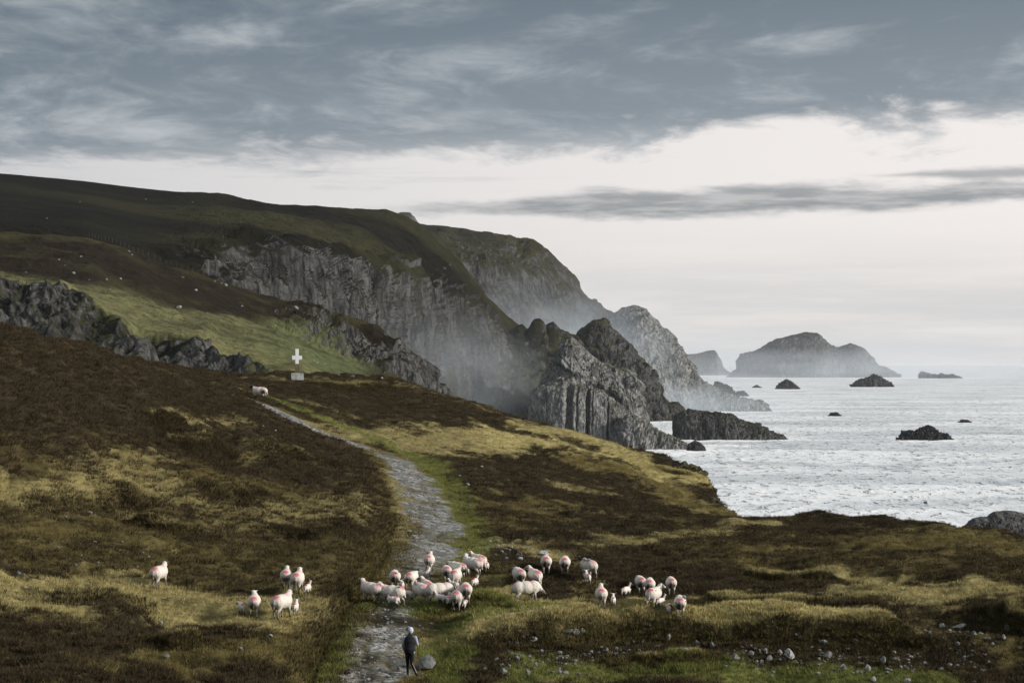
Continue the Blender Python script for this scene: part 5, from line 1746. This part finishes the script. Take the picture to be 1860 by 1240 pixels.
ORD = ['first', 'second', 'third', 'fourth', 'fifth', 'sixth', 'seventh', 'eighth', 'ninth', 'tenth', 'eleventh', 'twelfth', 'thirteenth', 'fourteenth', 'fifteenth', 'sixteenth', 'seventeenth', 'eighteenth', 'nineteenth', 'twentieth']
ORD += ['twenty-' + o for o in ORD[:9]] + ['thirtieth'] + ['thirty-' + o for o in ORD[:9]] + ['fortieth']
for nm, lo_, hi_ in (('upper', 0, 1166), ('middle', 1166, 1192), ('lower', 1192, 2000)):
    sel = sorted([b2 for b2 in BANK if lo_ <= b2[1] < hi_])
    for i2, (px, py, w, h) in enumerate(sel):
        put_stone(px, py, w, h, '%s pale stone from the left in the %s row of the lower right bank' % (ORD[i2], nm), 'stones in the lower right bank')
for i2, (px, py, w, h, q) in enumerate(sorted(HILL, key=lambda q: q[0])):
    put_stone(px, py, w, h, '%s small pale stone from the left on the near left hillside' % ORD[i2], 'stones on the left hillside')
for i2, (px, py, w, h) in enumerate(sorted(TRK, key=lambda q: -q[1])):
    put_stone(px, py, w, h, '%s small stone counted upward along the track and its verges' % ORD[i2], 'stones along the track')
put_stone(1432, 1190, 18, 18, 'large squarish pale boulder in the middle of the lower right bank', None, 'boulder', 'boulder', STM[1])
put_stone(1743, 1142, 23, 13, 'broad grey boulder half sunk in the turf at the top of the right bank', None, 'boulder', 'boulder', STM[5])
put_stone(773, 1208, 27, 24, 'wedge-shaped grey boulder beside the track to the right of the person', None, 'boulder', 'boulder', STM[6])
for i2, (px, py, w) in enumerate(sorted([(107, 472, 6), (134, 496, 8), (194, 508, 8), (219, 506, 7), (147, 466, 5), (234, 457, 7), (325, 558, 12), (410, 518, 9), (402, 515, 7), (356, 527, 7), (332, 504, 7), (390, 511, 5), (537, 559, 13), (378, 615, 5), (279, 587, 5),
                    (288, 585, 4), (625, 658, 5), (615, 681, 7), (640, 684, 10), (693, 687, 7), (200, 525, 4), (75, 522, 5), (55, 525, 5), (577, 658, 4), (590, 661, 5), (600, 663, 5), (570, 655, 4), (350, 367, 3), (145, 367, 4), (85, 397, 5), (265, 362, 3), (47, 495, 5),
                    (118, 482, 4), (162, 508, 4), (440, 556, 5), (500, 592, 4), (240, 463, 5)])):
    put_stone(px, py, w * 0.7, w * 0.42, '%s pale boulder from the left on the far hillsides' % ORD[i2], 'boulders on the far hillsides', 'boulder', 'boulder')


# loose gravel of the track and scree in the bank, past counting
def gravel():
    rng = np.random.default_rng(3)
    base = stone_mesh('gravel_seed', 77, M_STONE, 1)
    bv = verts(base)
    bf = np.array([list(p.vertices) for p in base.polygons])
    cand = []
    for k in range(len(TRACK) - 1):
        for _ in range(8):
            t = rng.uniform()
            p = TRACK[k] * (1 - t) + TRACK[k + 1] * t
            cand.append((p[0] + rng.normal(0, 0.8), p[1] + rng.normal(0, 0.8), rng.uniform(0.03, 0.10)))
    for (px, py, w, h) in BANK + TRK[:10]:
        g0 = ground_at(px, py + 2)
        for _ in range(12):
            cand.append((g0[0] + rng.normal(0, 0.55), g0[1] + rng.normal(0, 0.8), abs(rng.normal(0, 0.045)) + 0.04))
    for (px, py) in [(150, 935), (180, 945), (290, 920), (310, 922), (130, 985), (140, 1000), (200, 1010), (60, 1050), (1780, 1165), (1500, 1185), (1530, 1190), (1620, 1205), (1640, 1208), (1560, 1195), (930, 1000), (910, 1005), (850, 890), (870, 860), (740, 960)]:
        g0 = ground_at(px, py)
        for _ in range(10):
            cand.append((g0[0] + rng.normal(0, 0.6), g0[1] + rng.normal(0, 1.0), abs(rng.normal(0, 0.04)) + 0.025))
    Vs, Fs, off = [], [], 0
    for x, y, r in cand:
        if not (76 < y < 235):
            continue
        z = drop(x, y)
        a = rng.uniform(0, 2 * pi)
        R = np.array([[math.cos(a), -math.sin(a), 0], [math.sin(a), math.cos(a), 0], [0, 0, 1]])
        v = (bv * np.array([1.2, 0.9, 0.6]) * r) @ R.T + np.array([x, y, z + r * 0.2])
        Vs.append(v); Fs.append(bf + off); off += len(v)
    link('gravel', mesh_np('gravel', np.vstack(Vs), np.vstack(Fs), M_STONE2, False), kind='stuff', label='loose pale gravel and scree', cat='gravel')


gravel()


# ------------------------------------------------------------------ rain puddles on the track
def puddle(pg, pz, pr, pk):
    n = 40
    V = [(0, 0, 0)]
    for i in range(n):
        a = 2 * pi * i / n
        r = 1.25 + 0.18 * math.sin(3 * a + pg[0]) + 0.10 * math.sin(5 * a + pg[1])
        V.append((math.cos(a) * pr * r, math.sin(a) * pr * pk * r, 0))
    me = bpy.data.meshes.new('puddle')
    me.from_pydata(V, [], [(0, 1 + i, 1 + (i + 1) % n) for i in range(n)])
    me.materials.append(M_PUD)
    o = link('puddle', me, kind='structure')
    o.location = (pg[0], pg[1], pz - 0.085)


M_PUD, gp, bp_ = new_mat('puddle_water')
bp_.inputs['Base Color'].default_value = (0.03, 0.032, 0.03, 1)
bp_.inputs['Roughness'].default_value = 0.05
bp_.inputs['Specular IOR Level'].default_value = 0.5
bump(gp, bp_, gp.noise(pos(gp), 14, 2), 0.001)
for a in PUDW:
    puddle(*a)


# ------------------------------------------------------------------ fences on the far hillsides
def fence(pts, label, n):
    root = bpy.data.objects.new('fence', None)
    COL.objects.link(root)
    root['label'] = label; root['category'] = 'fence'
    L = np.array(pts, float)
    me = None
    ps = []
    for i in range(n):
        t = i / (n - 1) * (len(L) - 1)
        k = min(int(t), len(L) - 2)
        p = L[k] * (1 - (t - k)) + L[k + 1] * (t - k)
        loc, nor, nm = hit(p[0], p[1])
        if loc is None:
            continue
        if me is None:
            root.location = loc
            me = boxm('post', [(0, 0, 0.55, 0.10, 0.10, 1.7)], plain('fence_timber', (0.08, 0.077, 0.07), 0.9), 0.02)
        o = link('post', me, root)
        o.location = loc - root.location
        o.rotation_euler = (random.uniform(-0.06, 0.06), random.uniform(-0.06, 0.06), random.uniform(0, 1))
        ps.append(loc - root.location)
    ps.sort(key=lambda q: q.x)
    for hh in (0.6, 1.2):
        V, F = [], []
        for q in ps:
            b = len(V)
            V += [(q.x, q.y, q.z + hh), (q.x, q.y, q.z + hh + 0.006), (q.x, q.y + 0.006, q.z + hh)]
            if b:
                for j in range(3):
                    F.append((b - 3 + j, b - 3 + (j + 1) % 3, b + (j + 1) % 3, b + j))
        wm = bpy.data.meshes.new('wire')
        wm.from_pydata(V, [], F)
        wm.materials.append(plain('fence_wire', (0.03, 0.03, 0.03), 0.6))
        link('wire', wm, root)


fence([(162, 430), (182, 436), (205, 441), (232, 452), (262, 464), (300, 478), (335, 490), (370, 502)], 'line of thin fence posts along the brown hill crest', 26)
fence([(0, 521), (30, 523), (55, 526)], 'short fence at the left edge above the dark cliff', 8)
fence([(80, 534), (100, 533), (118, 536)], 'short fence piece at the head of the gully right of the left-edge fence', 6)

scatter()


# ------------------------------------------------------------------ air: even haze and the spray hanging in the cove
def volume_mat(name, dens, col, aniso=0.0):
    m = bpy.data.materials.new(name)
    m.use_nodes = True
    g = NT(m.node_tree)
    out = g.new('ShaderNodeOutputMaterial')
    v = g.new('ShaderNodeVolumePrincipled')
    v.inputs['Color'].default_value = (*col, 1)
    v.inputs['Density'].default_value = dens
    v.inputs['Anisotropy'].default_value = aniso
    g.t.links.new(v.outputs[0], out.inputs['Volume'])
    return m


hb = bmesh.new()
bmesh.ops.create_cube(hb, size=1.0)
hm = bpy.data.meshes.new('haze'); hb.to_mesh(hm); hb.free()
hm.materials.append(volume_mat('haze_air', 0.000018, (0.93, 0.95, 1.0), 0.2))
hz_o = link('haze', hm, kind='stuff', label='thin sea haze over the whole coast', cat='haze')
hz_o.scale = (24000, 26600, 330)
hz_o.location = (0, 13100, 161)


def M_MIST(dens):
    m = volume_mat('spray_air', dens, (0.86, 0.93, 1.0), 0.2)
    g = NT.__new__(NT); g.t = m.node_tree; g.n = m.node_tree.nodes
    v = [n for n in g.n if n.type == 'PRINCIPLED_VOLUME'][0]
    tc = g.new('ShaderNodeTexCoord').outputs['Object']
    r2 = g.new('ShaderNodeVectorMath', operation='LENGTH')
    g.put(r2.inputs[0], tc)
    f = g.ramp(r2.outputs['Value'], 1.0, 0.05)
    n = g.ramp(g.noise(tc, 2.2, 4, 0.6), 0.25, 0.75)
    g.put(v.inputs['Density'], g.math('MULTIPLY', g.math('MULTIPLY', f, n), dens))
    return m


def mist(px, py, D, rx, ry, rz, dens):
    c = W(px, py, D)
    bm = bmesh.new()
    bmesh.ops.create_icosphere(bm, subdivisions=4, radius=1.0)
    me = bpy.data.meshes.new('mist'); bm.to_mesh(me); bm.free()
    v = verts(me)
    me.vertices.foreach_set('co', v.ravel().astype(np.float32))
    me.materials.append(M_MIST(dens))
    o = link('mist', me, kind='stuff', label='pale sea spray hanging in the cove', cat='mist')
    o.scale = (rx, ry, rz)
    o.location = (c[0], c[1], c[2])


mist(850, 745, 1190, 72, 85, 46, 0.009)
mist(800, 670, 850, 46, 70, 30, 0.0055)
mist(1015, 650, 1850, 120, 160, 80, 0.0070)
mist(1240, 745, 1800, 110, 120, 34, 0.0100)
mist(1460, 680, 5900, 800, 700, 110, 0.0019)
